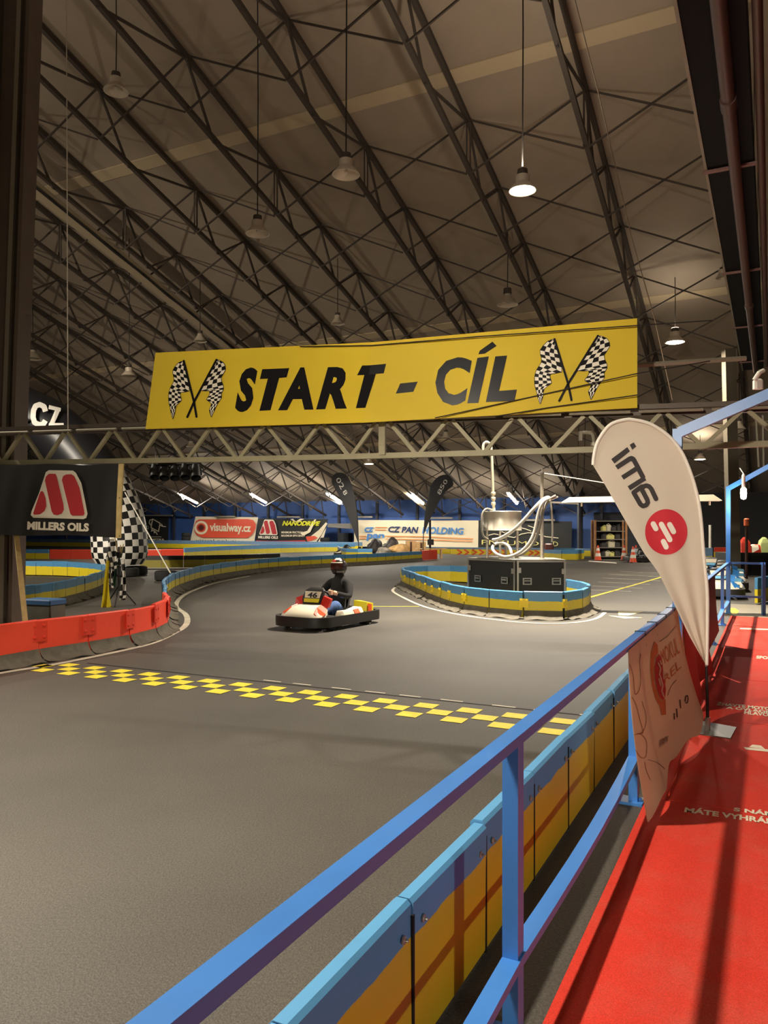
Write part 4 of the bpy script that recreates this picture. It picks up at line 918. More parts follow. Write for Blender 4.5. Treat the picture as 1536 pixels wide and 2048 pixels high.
    B(mb, 'steering_wheel', M_black, None, True)
    mb = MB(); mb.tube([c, (.42,0,.16)], .013, 8); B(mb, 'steering_column', K_m, None, True)
    mb = MB(); mb.bbox((-.42,-.34,.26), (.3,.2,.24), .03); mb.lathe([(.07,0),(.07,.1),(.0,.1)], (-.42,-.34,.37), 12)
    for k in range(5): mb.box((-.42,-.34,.2+.03*k), (.33,.22,.008))
    B(mb, 'engine', K_s)
    mb = MB(); mb.tube([(-.55,-.3,.3),(-.7,-.25,.3),(-.78,0,.26),(-.78,.2,.26)], .035, 10); B(mb, 'exhaust', K_m, None, True)
    mb = MB(); mb.bbox((.16,.0,.16), (.22,.2,.14), .03); B(mb, 'fuel_tank', K_s)
    for sy in (-1, 1):
        mb = MB(); mb.tube([(.62,sy*.16,.1),(.66,sy*.16,.2),(.66,sy*.08,.22)], .012, 6); B(mb, 'pedal', K_m)
    return t
kart = make_kart('go_kart', '46')
HD = Vector((-.50,-.866,0)); HA = math.atan2(HD.y, HD.x)
KP = Vector((-.92,12.6,0))
kart['label'] = 'white and orange racing kart number 46 being driven towards the start line'; kart['group'] = 'go-karts'
# other karts
WB = {'kart_white':'kart_white','kart_orange':'kart_blue','kart_yellow':'kart_sky','kart_red':'kart_blue'}
WK = {'kart_white':'kart_dark','kart_orange':'kart_grey','kart_yellow':'kart_dark','kart_red':'kart_grey'}
WM = {'kart_white':'kart_white','kart_orange':'kart_dark','kart_yellow':'kart_dark','kart_red':'kart_grey'}
for (x, y, z, a, sw, lab) in (
    (7.75,17.9,0,250,WB,'blue and white kart behind the far railing, nearest of its row'),
    (8.75,19.9,0,252,WB,'blue and white kart second in the row behind the far railing'),
    (9.7,22.0,0,248,WB,'blue and white kart third in the row behind the far railing'),
    (10.3,24.3,0,250,WB,'white and blue kart last in the row behind the far railing'),
    (12.05,35.6,0,190,WK,'black kart parked by the traffic cones, left one behind the white flag'),
    (13.2,34.0,0,185,WK,'black kart half hidden behind the white flag, right of the other black one'),
    (-1.75,41.6,0,160,WM,'dark kart at the left end of the heap on the far island'),
    (-.2,44.6,0,20,WM,'black and white kart in the middle of the heap on the far island'),
    (.55,42.4,0,165,WK,'dark kart next to the cardboard boxes on the far island')):
    d_ = dup(kart, (x,y,z), math.radians(a), lab, 'go-karts', sw)
    for ch in list(d_.children):
        for g_ in list(ch.children):
            if g_.name.startswith('race_number'): bpy.data.objects.remove(g_)
kart.location = KP+Vector((-.02,-.02,0)); kart.rotation_euler = (0,0,HA); kart.scale = (.94,.94,.94)

# ------------------------------------------------------------------ the driver, in the kart's seat
def rot(p): p = Vector(p); return KP+Vector((p.x*HD.x-p.y*HD.y, p.x*HD.y+p.y*HD.x, p.z))
M_hood = mat('hoodie_black', (24,23,23), .9); M_jean = mat('jeans_blue', (74,104,158), .85, var=.12, vscale=20); M_skin = mat('skin', (206,160,128), .55); M_shoe = mat('shoe_dark', (40,38,38), .7)
def body():
    J = []; E = []
    def j(p, r, par=None):
        J.append((Vector(p), r)); 
        if par is not None: E.append((par, len(J)-1))
        return len(J)-1
    pel = j((-.24,0,.21), .15); wa = j((-.30,0,.38), .14, pel); ch = j((-.35,0,.56), .165, wa); ns = j((-.37,0,.70), .11, ch); nk = j((-.36,0,.78), .065, ns); hd = j((-.34,0,.88), .09, nk); j((-.33,0,.97), .075, hd)
    for sy in (-1, 1):
        sh = j((-.35,sy*.19,.665), .085, ns); el = j((-.16,sy*.315,.46), .058, sh); wr = j((.055,sy*.17,.54), .042, el); j((.10,sy*.155,.55), .036, wr)
        hp = j((-.18,sy*.10,.21), .105, pel); kn = j((.17,sy*.26,.38), .075, hp); an = j((.50,sy*.17,.19), .05, kn); j((.66,sy*.15,.23), .042, an)
    me = bpy.data.meshes.new('body'); me.from_pydata([p for p, r in J], E, []); ob = bpy.data.objects.new('body', me); COL.objects.link(ob)
    sk = ob.modifiers.new('skin', 'SKIN'); sk.use_smooth_shade = True
    for v, (p, r) in zip(me.skin_vertices[0].data, J): v.radius = (r, r*.92)
    me.skin_vertices[0].data[0].use_root = True
    sb = ob.modifiers.new('sub', 'SUBSURF'); sb.levels = 2; sb.render_levels = 2
    bpy.context.view_layer.update()
    ev = bpy.data.meshes.new_from_object(ob.evaluated_get(bpy.context.evaluated_depsgraph_get()))
    bpy.data.objects.remove(ob)
    return ev, J
pers = thing('person', 'person in black hoodie, blue jeans and dark helmet driving the white and orange kart', 'person', KP)
ev, J = body()
mb = MB()
for v in ev.vertices: mb.v.append(v.co.copy())
for p in ev.polygons:
    c = sum((ev.vertices[i].co for i in p.vertices), Vector())/len(p.vertices)
    mi = 0
    if c.z < .47 and c.x > -.12 and abs(c.y) < .36 and not (c.z > .43 and abs(c.y) > .27): mi = 1
    if c.x > .50 and c.z < .3: mi = 3
    if c.z > .86: mi = 2
    if c.x > .045 and c.z > .48: mi = 2
    mb.f.append(tuple(p.vertices)); mb.m.append(mi)
# fingers closed round the rim of the wheel, thumb on top
for sy in (-1, 1):
    w0 = Vector((.105,sy*.155,.55)); grip = Vector((.135,sy*.135,.545))
    for k, ln in enumerate((.075,.085,.08,.062)):
        o2 = Vector((0, 0, .030-.021*k)); b0 = w0+o2+Vector((.01,sy*.01,0))
        mb.tube([b0, b0+Vector((ln*.45,-sy*.002,.002)), b0+Vector((ln*.7,-sy*.03,.0)), b0+Vector((ln*.45,-sy*.052,-.003))], [.011,.010,.009,.007], 7, mi=2)
    b0 = w0+Vector((-.01,-sy*.015,.02)); mb.tube([b0, b0+Vector((.03,-sy*.022,.018)), b0+Vector((.06,-sy*.02,.012))], [.013,.011,.008], 7, mi=2)
mb.v = [rot(v) for v in mb.v]; bd = mb.build('body', [M_hood, M_jean, M_skin, M_shoe], pers, True)
# face inside the helmet
hc = rot((-.325,0,.925)); q = Matrix.Rotation(HA, 3, 'Z')
mb = MB()
for sy in (-1, 1): mb.lathe([(.014,0),(.01,.008),(0,.01)], hc+q @ Vector((.082,sy*.03,.0)), 8, M=(q @ Vector((1,0,0))).to_track_quat('Z','Y').to_matrix())
mb.build('eyes', mat('eye_white', (220,214,204), .3), pers)
mb = MB(); mb.loft([[hc+q @ Vector((.08,-.012,.015)), hc+q @ Vector((.08,.012,.015)), hc+q @ Vector((.09,0,.012))], [hc+q @ Vector((.082,-.018,-.035)), hc+q @ Vector((.082,.018,-.035)), hc+q @ Vector((.108,0,-.03))]]); mb.build('nose', M_skin, pers)
def hel(a0, a1, e0, e1, r, n=20, m=14, cut=None):
    b = MB()
    def f(u, v):
        a = a0+(a1-a0)*u; e = e0+(e1-e0)*v
        d = Vector((math.cos(e)*math.cos(a)*1.12, math.cos(e)*math.sin(a)*.96, math.sin(e)*1.08 if e > 0 else math.sin(e)*1.2))
        return hc+q @ (d*r+Vector((0,0,.02)))
    b.grid(f, n, m); return b
M_hel = mat('helmet_dark', (34,28,27), .22); R2 = math.radians
hm = hel(-math.pi, math.pi, R2(-48), R2(90), .138, 36, 20).build('helmet', M_hel, pers, True)
hel(R2(-62), R2(62), R2(-12), R2(24), .142, 20, 8).build('visor', mat('visor_brown', (60,30,24), .08), hm, True)
hel(R2(-110), R2(10), R2(34), R2(52), .1405, 14, 5).build('red_stripe', mat('helmet_red', (176,50,44), .3), hm, True)
hel(R2(-20), R2(70), R2(50), R2(72), .1405, 12, 5).build('white_stripe', K_w, hm, True)
hel(R2(-66), R2(66), R2(25), R2(31), .144, 18, 3).build('visor_trim', K_w, hm, True)
hel(R2(20), R2(80), R2(-34), R2(-24), .1405, 10, 3).build('chin_stripe', K_m, hm, True)
mb = MB(); mb.loft([[rot((-.37+a*.1,b*.13,.75)) for a, b in ((1,0),(.7,.7),(0,1),(-.7,.7),(-1,0),(-.7,-.7),(0,-1),(.7,-.7))], [rot((-.37+a*.12,b*.15,.71)) for a, b in ((1,0),(.7,.7),(0,1),(-.7,.7),(-1,0),(-.7,-.7),(0,-1),(.7,-.7))], [rot((-.39+a*.1,b*.13,.66)) for a, b in ((1,0),(.7,.7),(0,1),(-.7,.7),(-1,0),(-.7,-.7),(0,-1),(.7,-.7))]]); mb.build('hood', M_hood, pers, True)

# ------------------------------------------------------------------ two flight cases and the air station on the island
M_case = mat('case_black', (26,25,24), .55, var=.1); 
def flight_case(label, corner, ang, wd, dp, ht, handles):
    t = thing('flight_case', label, 'case', corner, 0, 'flight cases')
    d = Vector((math.cos(ang), math.sin(ang), 0)); n = Vector((-d.y, d.x, 0)); z = Vector((0,0,1)); M = Matrix((tuple(d),tuple(n),(0,0,1))).transposed()
    cc = lambda a, b, c: corner+d*a+n*b+z*c
    mb = MB(); mb.box(cc(wd/2,dp/2,ht/2+.01), (wd-.02,dp-.02,ht-.03), M=M); mb.build('shell', M_case, t)
    for a, b in ((0,0),(wd,0),(0,dp),(wd,dp)):
        mb = MB(); mb.box(cc(a,b,ht/2), (.035,.035,ht), M=M); mb.build('edge_profile', M_alu, t)
    for zz in (.018, ht):
        for a, b, sx, sy in ((wd/2,0,wd,.03),(wd/2,dp,wd,.03),(0,dp/2,.03,dp),(wd,dp/2,.03,dp)):
            mb = MB(); mb.box(cc(a,b,zz), (sx,sy,.03), M=M); mb.build('edge_profile', M_alu, t)
    for h in handles:
        mb = MB(); mb.box(cc(wd*h,-.012,ht*.6), (.17,.012,.13), M=M); hp = mb.build('handle_plate', M_alu, t)
        mb = MB(); mb.box(cc(wd*h,-.02,ht*.6), (.12,.01,.09), M=M); mb.build('recess', M_black, hp)
        mb = MB(); mb.bar(cc(wd*h-.055,-.034,ht*.6+.01), cc(wd*h+.055,-.034,ht*.6+.01), .018); mb.build('grip', M_alu, hp)
    for h, zz in ((.03,.82),(.97,.8)):
        mb = MB(); mb.box(cc(wd*h,-.014,ht*zz), (.07,.014,.1), M=M); mb.build('latch', M_alu, t)
    return t
A0 = Vector((2.53,14.75,0)); ang1 = math.atan2(14.75-15.75, 2.53-1.73); w1 = Vector((2.53-1.73, 14.75-15.75)).length
flight_case('left one of the two black flight cases, its face turned aslant', Vector((1.73,15.75,0)), ang1, w1-.03, .3, .95, (.22,.8))
flight_case('right one of the two black flight cases, facing the viewer squarely', A0+Vector((.03,-.03,0)), 0.0, .9, .85, .95, (.2,.82))
mb = MB(); z0 = .972
top_poly = [Vector((1.71,15.77,z0)), Vector((2.52,14.72,z0)), Vector((3.48,14.7,z0)), Vector((3.48,15.75,z0)), Vector((2.6,16.4,z0))]
mb.prism(top_poly, (0,0,.012)); tag(mb.build('lid_board', mat('board_grey', (120,116,108), .5)), 'grey board lying on top of both flight cases', 'board')
# stainless drum on legs
dc = at(1004,1061,15.45); dz0, dz1 = dc.z, at(1004,1022.5,15.45).z; R_ = .385; zt = z0+.012
t = thing('steel_drum', 'brushed steel drum on four legs standing on the flight cases', 'drum', Vector((dc.x,dc.y,zt)))
mb = MB(); mb.lathe([(0,dz0),(R_,dz0),(R_+.008,dz0+.01),(R_,dz0+.02),(R_,dz1-.02),(R_+.008,dz1-.01),(R_,dz1),(.0,dz1+.01)], (dc.x,dc.y,0), 40); mb.build('drum_shell', M_stain, t, True)
for a, b in ((-.30,.0),(-.08,-.27),(.12,.27),(.30,-.05)):
    mb = MB(); mb.tube([(dc.x+a,dc.y+b,zt+.004), (dc.x+a,dc.y+b,dz0)], .026, 10); lg = mb.build('leg', M_stain, t, True)
    mb = MB(); mb.lathe([(.045,0),(.045,.008),(.03,.012)], (dc.x+a,dc.y+b,zt), 12); mb.build('foot', M_stain, lg)
mb = MB(); pp = [(988,1023),(986.5,1000),(984,930),(982,897),(979,888),(973,884.5),(968,888),(966,896),(966,904)]
path = smooth_path([at(x, y, 15.45) for x, y in pp], 5); mb.tube(path, .03, 10); mb.build('riser_pipe', mat('pipe_cream', (200,192,168), .4, .2), t, True)
for y in (987,997,1007):
    mb = MB(); p = at(986.6,y,15.45); mb.lathe([(.042,-.03),(.046,-.02),(.046,.02),(.042,.03)], p, 14); mb.build('pipe_collar', MATS['pipe_cream'], t, True)
# mast with the long hood and its guy wire
mc = at(1084,1118,14.85); mc.z = zt
t = thing('air_mast', 'round steel mast on the flight cases, carrying a long white hood to the right', 'mast', mc)
mb = MB(); mt = at(1084,946,14.85).z; mb.tube([mc+Vector((0,0,.005)), Vector((mc.x,mc.y,mt))], .034, 14); mb.build('mast_tube', M_stain, t, True)
mb = MB(); mb.lathe([(.06,0),(.06,.015),(.04,.02),(.04,.06)], mc, 16); mb.build('base_flange', M_stain, t, True)
mb = MB(); mb.lathe([(.05,-.02),(.052,0),(.05,.02),(.012,.022),(.01,.1),(0,.1)], Vector((mc.x,mc.y,mt)), 14); mb.build('mast_cap', M_alu, t, True)
h0, h1 = at(1124,1005.5,14.7), at(1441,1002,14.0)
hd_ = (h1-h0).normalized(); hn = Vector((-hd_.y, hd_.x, 0))
mb = MB(); hs = lambda p, zt_, w_: [p-hn*w_, p+hn*w_, p+hn*w_*.8+Vector((0,0,zt_)), p-hn*w_*.8+Vector((0,0,zt_))]
mb.loft([hs(h0,.012,.16), hs(h0+hd_*.14,.10,.16), hs(h1-hd_*.14,.115,.16), hs(h1,.012,.16)]); mb.build('hood', mat('hood_white', (214,204,178), .45), t)
mb = MB(); mb.bar(at(1095,1004,14.72), h0+hd_*.3-Vector((0,0,.02)), .05, .035); mb.build('hood_arm', M_alu, t)
for x in (1165,1420):
    p = h0.lerp(h1, (x-1124)/317.); mb = MB(); mb.tube([p, p-Vector((0,0,.075))], .018, 8); mb.build('stud', MATS['hood_white'], t, True)
mb = MB(); p0 = Vector((mc.x,mc.y,mt-.0)); p1 = h0.lerp(h1, .83)+Vector((0,0,.1)); mb.tube([p0+(p1-p0).normalized()*.04, p0.lerp(p1,.5)-Vector((0,0,.01)), p1], .009, 6); mb.build('guy_wire', M_rope, t)
# grey hoses
M_hose = mat('hose_grey', (178,172,160), .5); M_hose2 = mat('hose_dark', (128,122,110), .5)
HS = [ ('pale hose swinging from the drum up over the mast', M_hose, .034, [(986,1080,15.05),(1000,1077,14.9),(1022,1064,14.7),(1045,1043,14.6),(1068,1017,14.55),(1085,1000,14.6),(1096,995,14.72),(1100,999,14.8)]),
 ('pale hose falling from the mast into a loop on the cases', M_hose, .03, [(1098,997,14.6),(1085,1005,14.5),(1076,1030,14.5),(1069,1062,14.5),(1058,1086,14.5),(1040,1104,14.55),(1015,1113.5,14.6),(995,1109,14.7),(985,1098,14.9),(990,1088,15.1),(1005,1086,15.1),(1018,1094,15.0),(1023,1107,14.9)]),
 ('darker hose hanging beside the pale loop at the mast', M_hose2, .03, [(1100,1000,14.65),(1090,1012,14.6),(1082,1040,14.6),(1076,1065,14.6),(1064,1090,14.65),(1046,1107,14.7),(1030,1113,14.8)]),
 ('thin hose hanging down on the right side of the mast', M_hose, .018, [(1101,1003,14.6),(1104,1030,14.6),(1105,1060,14.65),(1104,1084,14.7)]),
 ('thin dark hose drooping from the left side of the drum', M_hose2, .02, [(984,1020,15.3),(972,1018,15.1),(964,1030,15.05),(963,1055,15.05),(967,1072,15.1),(976,1079,15.2)])]
for lab, m, r, pts in HS:
    mb = MB(); mb.tube(smooth_path([at(*p) for p in pts], 6), r, 10); tag(mb.build('hose', m, None, True), lab, 'hose', 'hoses of the air station')
t = thing('air_nozzle', 'silver nozzle fitting at the head of the hoses on the mast', 'nozzle', at(1100,997,14.66)); c = at(1100,997,14.66)
mb = MB(); mb.tube([c, c+Vector((.11,.0,.06))], .02, 8); mb.build('nozzle_tube', M_alu, t, True)
mb = MB(); mb.tube([c+Vector((.02,0,-.02)), c+Vector((.15,.0,.03))], .016, 8); mb.build('nozzle_tube', M_alu, t, True)
mb = MB(); mb.bbox(at(1098,1089,14.85)-Vector((0,0,.04)), (.17,.1,.12), .02); tag(mb.build('control_box', mat('box_dark_red', (70,26,22), .5)), 'small dark red box hanging beside the mast', 'box')

# ------------------------------------------------------------------ inflatable arch at left, on tyres
YA, RA = 25.5, .90
arc = smooth_path([at(x, y, YA) for x, y in ((239,1128),(239,1085),(234,1045),(216,996),(188,948),(152,902),(110,862),(60,834),(0,812),(-90,796),(-220,795),(-330,830),(-400,900),(-430,1000),(-436,1128))], 8)
ta = thing('inflatable_arch', 'black inflatable arch with white .CZ lettering and a chequered leg', 'arch', Vector((arc[0].x, YA, .3)))
M_arch = mat('arch_black', (30,30,34), .38); M_awht = mat('arch_white', (232,228,218), .5)
zcut = at(0,958,YA).z
k0 = next(i for i, p in enumerate(arc) if p.z > zcut); k1_ = max(i for i, p in enumerate(arc) if p.z > zcut)
mb = MB(); mb.tube(arc[k0-1:k1_+1], RA, 28); mb.build('arch_tube', M_arch, ta, True)
leg_path = resample(arc[:k0], .2)
def leg(path, nm):
    mb = MB(); n = 24; vs = []; N = len(path)
    for i, p in enumerate(path):
        d = (path[min(i+1,N-1)]-path[max(i-1,0)]).normalized(); a = d.cross(Vector((0,1,0))).normalized(); b = d.cross(a)
        rr = RA*(1.0 if i > 1 else (.82, .95)[i])
        for k in range(n): t_ = 2*math.pi*k/n; vs.append(p+(a*math.cos(t_)+b*math.sin(t_))*rr)
    o = 0; mb.v = [Vector(v) for v in vs]
    for i in range(N-1):
        for k in range(n): mb.f.append((i*n+k,i*n+(k+1) % n,(i+1)*n+(k+1) % n,(i+1)*n+k)); mb.m.append((i+k) % 2)
    mb.f.append(tuple(range(n))); mb.m.append(0)
    mb.build(nm, [M_awht, M_black], ta, True)
leg(leg_path, 'chequered_leg')
pxarc = [px_of(p) for p in arc]; rpx = RA*F/YA
def arch_s(px, py, layer=1):
    q = min(math.hypot(px-a, py-b) for a, b in pxarc)/rpx; q = min(q, .97); return at(px, py, YA-RA*math.sqrt(1-q*q)-.16)
mb = MB()
stroke_on(mb, [(91,823),(88,813),(79,809),(71,812),(67,821),(66,834),(69,845),(77,849),(86,849),(91,841)], 10.5, arch_s, caps=False)
poly_on(mb, [(98,810),(122,816),(121,823),(97,818)], arch_s); poly_on(mb, [(112,816),(122,817),(107,851),(97,851)], arch_s); poly_on(mb, [(98,846),(127,846),(128,854),(97,852)], arch_s)
disc_on(mb, (51,840), 5, 5, arch_s)
mb.build('lettering', M_awht, ta)
mb = MB(); mb.tube([arch_s(252,985)+Vector((0,-.1,0)), G(341,1146,.45)], .018, 5); tag(mb.build('tether_rope', M_rope), 'white rope from the arch leg down to a tyre', 'rope')
def tyre(c, lab, r=.33, w_=.24, tilt=0):
    t = thing('tyre', lab, 'tyre', c, 0, 'loose tyres'); mb = MB(); c2 = Vector(c)
    mb.lathe([(r*.55,.0),(r*.8,0),(r*.96,.03),(r,w_*.25),(r*.985,w_*.28),(r,w_*.32),(r,w_*.68),(r*.985,w_*.72),(r,w_*.75),(r*.96,w_-.03),(r*.8,w_),(r*.55,w_),(r*.5,w_*.5),(r*.55,0)], c2, 28); mb.build('tread', M_rubber, t, True)
    mb = MB(); mb.lathe([(r*.5,w_*.2),(r*.52,w_*.5),(r*.5,w_*.8),(r*.44,w_*.5),(r*.5,w_*.2)], c2, 20); mb.build('bead', M_black, t, True)
b0 = arc[0]
for dx, dy, lab in ((.42,-.45,'tyre lying under the right front of the chequered arch leg'), (-.42,-.45,'tyre lying under the left front of the chequered arch leg'), (.42,.45,'tyre lying under the back of the chequered arch leg, on the right'), (-.42,.45,'tyre lying under the back of the chequered arch leg, on the left')):
    tyre((b0.x+dx, b0.y+dy, 0), lab, .36, .3)
p = G(332,1161); tyre((p.x, p.y, 0), 'loose tyre at the left bend that holds the arch rope', .34, .3)

# ------------------------------------------------------------------ flag stand behind the red barrier
fs_ = Vector((at(238,1200,15.7).x, 15.7, 0))
t = thing('flag_stand', 'black tripod stand holding the marshal flags behind the red barrier', 'stand', fs_)
mb = MB(); mb.tube([fs_+Vector((0,0,.3)), fs_+Vector((0,0,1.05))], .02, 8); mb.lathe([(.05,.98),(.07,1.05),(.07,1.1),(.04,1.1)], fs_, 12); mb.build('post', M_black, t, True)
for k in range(3):
    a = .6+2.1*k; mb = MB(); mb.tube([fs_+Vector((0,0,.42)), fs_+Vector((.34*math.cos(a),.34*math.sin(a),.012))], .014, 6); mb.build('leg', M_black, t)
def cloth(par, top, pts_l, pts_r, mats, chk, nu=6, amp=.04):
    l = smooth_path([at(*p) for p in pts_l], 4); r = smooth_path([at(*p) for p in pts_r], 4); mb = MB(); n = len(l)-1
    f = lambda u, v: samp(l, v).lerp(samp(r, v), u)+Vector((0, amp*math.sin(u*9+v*4)-.05*math.sin(math.pi*u), 0))
    mb.grid(f, nu*3, n*2, (lambda i, j: ((i//3)+(j//3)) % 2) if chk else 0); mb.grid(lambda u, v: f(u,v)+Vector((0,.006,0)), nu*3, n*2, (lambda i, j: ((i//3)+(j//3)) % 2) if chk else 0)
    mb.build('cloth', mats, par, True)
yf = mat('flag_yellow', (236,214,30), .7, trans=.2); gf = mat('flag_green', (36,84,58), .7); pf = mat('flag_mauve', (120,104,116), .7); bw = [M_black, M_awht]
def marshal(lab, base, tip, pl, pr, mats, chk=False, nu=4):
    t = thing('marshal_flag', lab, 'flag', base, 0, 'marshal flags in the stand')
    mb = MB(); mb.tube([base, tip], .011, 6); mb.build('stick', MATS['pine_wood'], t)
    cloth(t, tip, pl, pr, mats, chk, nu)
F0 = fs_+Vector((0,0,1.04))
marshal('yellow marshal flag hanging to the floor, left in the stand', F0+Vector((-.03,-.02,0)), at(217,1108,15.5), [(214,1120,15.5),(209,1150,15.45),(205,1190,15.45),(203,1216,15.45)], [(219,1122,15.5),(218,1150,15.45),(220,1190,15.45),(223,1216,15.45)], yf)
marshal('small chequered marshal flag hanging beside the yellow one in the stand', F0+Vector((-.01,.03,0)), at(216,1092,15.75), [(212,1112,15.7),(211,1130,15.7),(214,1160,15.7),(219,1170,15.7)], [(222,1100,15.7),(224,1130,15.7),(226,1160,15.7),(227,1176,15.7)], bw, True, 5)
marshal('large black and white flag bunched at the top of the stand', F0+Vector((.0,-.05,0)), at(229,1072,15.6), [(216,1080,15.6),(215,1100,15.55),(220,1130,15.55),(226,1142,15.55)], [(229,1076,15.6),(233,1098,15.55),(235,1125,15.55),(233,1142,15.55)], bw, True, 2)
marshal('green marshal flag hanging rolled in the middle of the stand', F0+Vector((.02,.0,0)), at(241,1090,15.65), [(230,1140,15.6),(228,1160,15.6),(229,1172,15.6)], [(236,1120,15.6),(234,1150,15.6),(231,1174,15.6)], gf)
marshal('chequered marshal flag hanging at the right of the stand', F0+Vector((.04,-.02,0)), at(247,1088,15.6), [(240,1120,15.6),(243,1150,15.55),(239,1185,15.55),(240,1200,15.55)], [(248,1118,15.6),(252,1150,15.55),(253,1185,15.55),(250,1200,15.55)], bw, True, 2)

# ------------------------------------------------------------------ heap on the far island: cardboard boxes, bags, mast
M_card = mat('cardboard', (196,160,112), .85, var=.1, vscale=3); M_tape = mat('box_tape', (70,44,30), .6)
for i, (x0, x1, y0, y1, Y, lab) in enumerate(((812,832,1082,1102,41.0,'left of the two cardboard boxes on the far island'), (833,852,1084,1099,40.2,'right of the two cardboard boxes on the far island'))):
    a, b = at(x0,HY,Y), at(x1,HY,Y); zt_ = at(x0,y0,Y).z; wd = b.x-a.x; c = Vector(((a.x+b.x)/2, Y+.4, 0))
    t = thing('cardboard_box', lab, 'box', c, 0, 'cardboard boxes')
    mb = MB(); mb.bbox(c+Vector((0,0,zt_/2)), (wd-.04,.75,zt_), .01, .06); mb.build('carton', M_card, t)
    mb = MB(); mb.box(c+Vector((0,-.38,zt_*.6)), (.1,.01,zt_*.7), .06); mb.box(c+Vector((0,0,zt_+.004)), (.1,.74,.006), .06); mb.build('tape', M_tape, t)
def lump(name, lab, c, d, m, seed, cat='bag', grp=None):
    bm = bmesh.new(); bmesh.ops.create_icosphere(bm, subdivisions=3, radius=.5); rnd = random.Random(seed)
    ph = [rnd.uniform(0,6) for _ in range(6)]
    mb = MB()
    for v in bm.verts:
        q_ = v.co*2; k = 1+.16*math.sin(3*q_.x+ph[0])*math.cos(2.5*q_.y+ph[1])+.12*math.sin(5*q_.z+ph[2]+2*q_.x)+.06*math.sin(9*q_.y+ph[3])
        mb.v.append(Vector(c)+Vector((v.co.x*k*d[0], v.co.y*k*d[1], max(-.5, v.co.z*k)*d[2]+d[2]*.5)))
    for f in bm.faces: mb.f.append(tuple(v.index for v in f.verts)); mb.m.append(0)
    bm.free(); return tag(mb.build(name, m, None, True), lab, cat, grp)
M_bagt = mat('bag_tan', (176,142,92), .8, var=.3, vscale=5); M_bagk = mat('bag_dark', (48,44,42), .6, var=.4, vscale=5); M_bagg = mat('bag_grey', (128,122,112), .7, var=.4, vscale=6)
for i, (x, Y, d, m, lab) in enumerate(((800,40.8,(1.0,.8,.75),M_bagt,'tan bundle slumped against the cardboard boxes'), (783,41.6,(.9,.8,.95),M_bagk,'dark bundle at the top of the heap on the far island'), (768,40.6,(.8,.7,.55),M_bagg,'grey bundle in front of the heap on the far island'), (750,44,(.8,.7,.9),M_bagk,'dark bundle behind the karts on the far island'))):
    p = at(x, HY, Y); lump('bundle', lab, (p.x, Y, 0), d, m, i+3, 'bundle', 'bundles on the far island')
mb = MB(); p = at(860,HY,39.6); mb.tube([(p.x,p.y,.0),(p.x,p.y,2.0)], .06, 8); mb.bbox((p.x+.03,p.y-.05,.85), (.32,.2,.3), .03); tag(mb.build('black_pole', M_black), 'black pole with a small box at the end of the far island', 'pole')
p = at(840,HY,39.5); mb = MB(); mb.box((p.x+.6,p.y+.3,.5), (1.6,.5,.05), .1); mb.box((p.x+.1,p.y+.3,.24), (.06,.4,.48), .1); mb.box((p.x+1.1,p.y+.3,.24), (.06,.4,.48), .1); tag(mb.build('plank_bench', M_card), 'plank bench beneath the boxes on the far island', 'bench')

# ------------------------------------------------------------------ far wall: posts, ledge, banners
M_post = mat('wall_post', (48,50,58), .6)
for i in range(16):
    L0 = 9.0+i*3.0; mb = MB(); mb.box(LT(46.6,L0,roof_z(46.6)/2-.1), (.16,.16,roof_z(46.6)-.2), math.atan2(DY,DX)); tag(mb.build('wall_post', M_post), 'dark steel post on the blue far wall, %s from the right' % ORD[i], 'post', 'posts along the far wall')
SB = 46.1
def wall_s(px, py, layer=1): return on_s(px, py, SB-.012*layer+.006*math.sin(px/11.))
def wall_banner(lab, quad, m):
    t = thing('wall_banner', lab, 'banner', on_s((quad[0][0]+quad[2][0])/2, quad[2][1], SB), 0, 'banners on the far wall')
    (tl, tr, br, bl) = quad
    f = lambda u, v: wall_s((tl[0]*(1-u)+tr[0]*u)*(1-v)+(bl[0]*(1-u)+br[0]*u)*v, (tl[1]*(1-u)+tr[1]*u)*(1-v)+(bl[1]*(1-u)+br[1]*u)*v, 0)
    mb = MB(); mb.grid(f, 40, 4); mb.grid(lambda u, v: f(u,v)+LT(.02,0), 40, 4); mb.build('cloth', m, t, True); return t
B_cream = mat('banner_cream', (236,222,190), .6); B_org = mat('banner_orange', (222,84,58), .6); B_blk = mat('banner_black3', (34,34,32), .6); B_blu = mat('print_blue', (70,130,196), .6); B_dbl = mat('print_navy', (30,50,92), .6); B_str = mat('print_stripe', (232,150,86), .6); B_lime = mat('print_lime', (220,216,40), .6); B_brown = mat('print_dark_brown', (70,36,26), .6)
Wt = lambda x, y, l: wall_s(x, y, l+5)
t = wall_banner('black banner with a white line drawing, left of the visualway banner', [(283,1033),(337,1033),(336,1084),(284,1084)], B_blk)
Z = zc(240,980,.1823); mb = MB()
for pts in ([(358,318),(440,365),(422,455),(340,412),(358,318)], [(358,320),(325,332),(320,362),(345,392)], [(352,425),(345,452),(362,440),(372,452)], [(380,445),(375,470),(392,458),(408,488)], [(438,385),(470,400),(500,402)], [(455,375),(470,400)]): stroke_on(mb, Z(pts), 1.9, Wt)
text_on(mb, 'TO', *[Z([p])[0] for p in ((272,424),(316,432),(272,388),(316,394))], surf=Wt, off=0); text_on(mb, 'KOSMETIKA', *[Z([p])[0] for p in ((266,556),(490,556),(266,532),(484,532))], surf=Wt, off=.03); stroke_on(mb, Z([(270,516),(452,514)]), 1.0, Wt)
mb.build('lettering', B_cream, t)
t = wall_banner('cream and red visualway.cz banner with an eye logo on the far wall', [(391,1033),(516,1034.5),(508,1087.5),(380,1084)], B_cream)
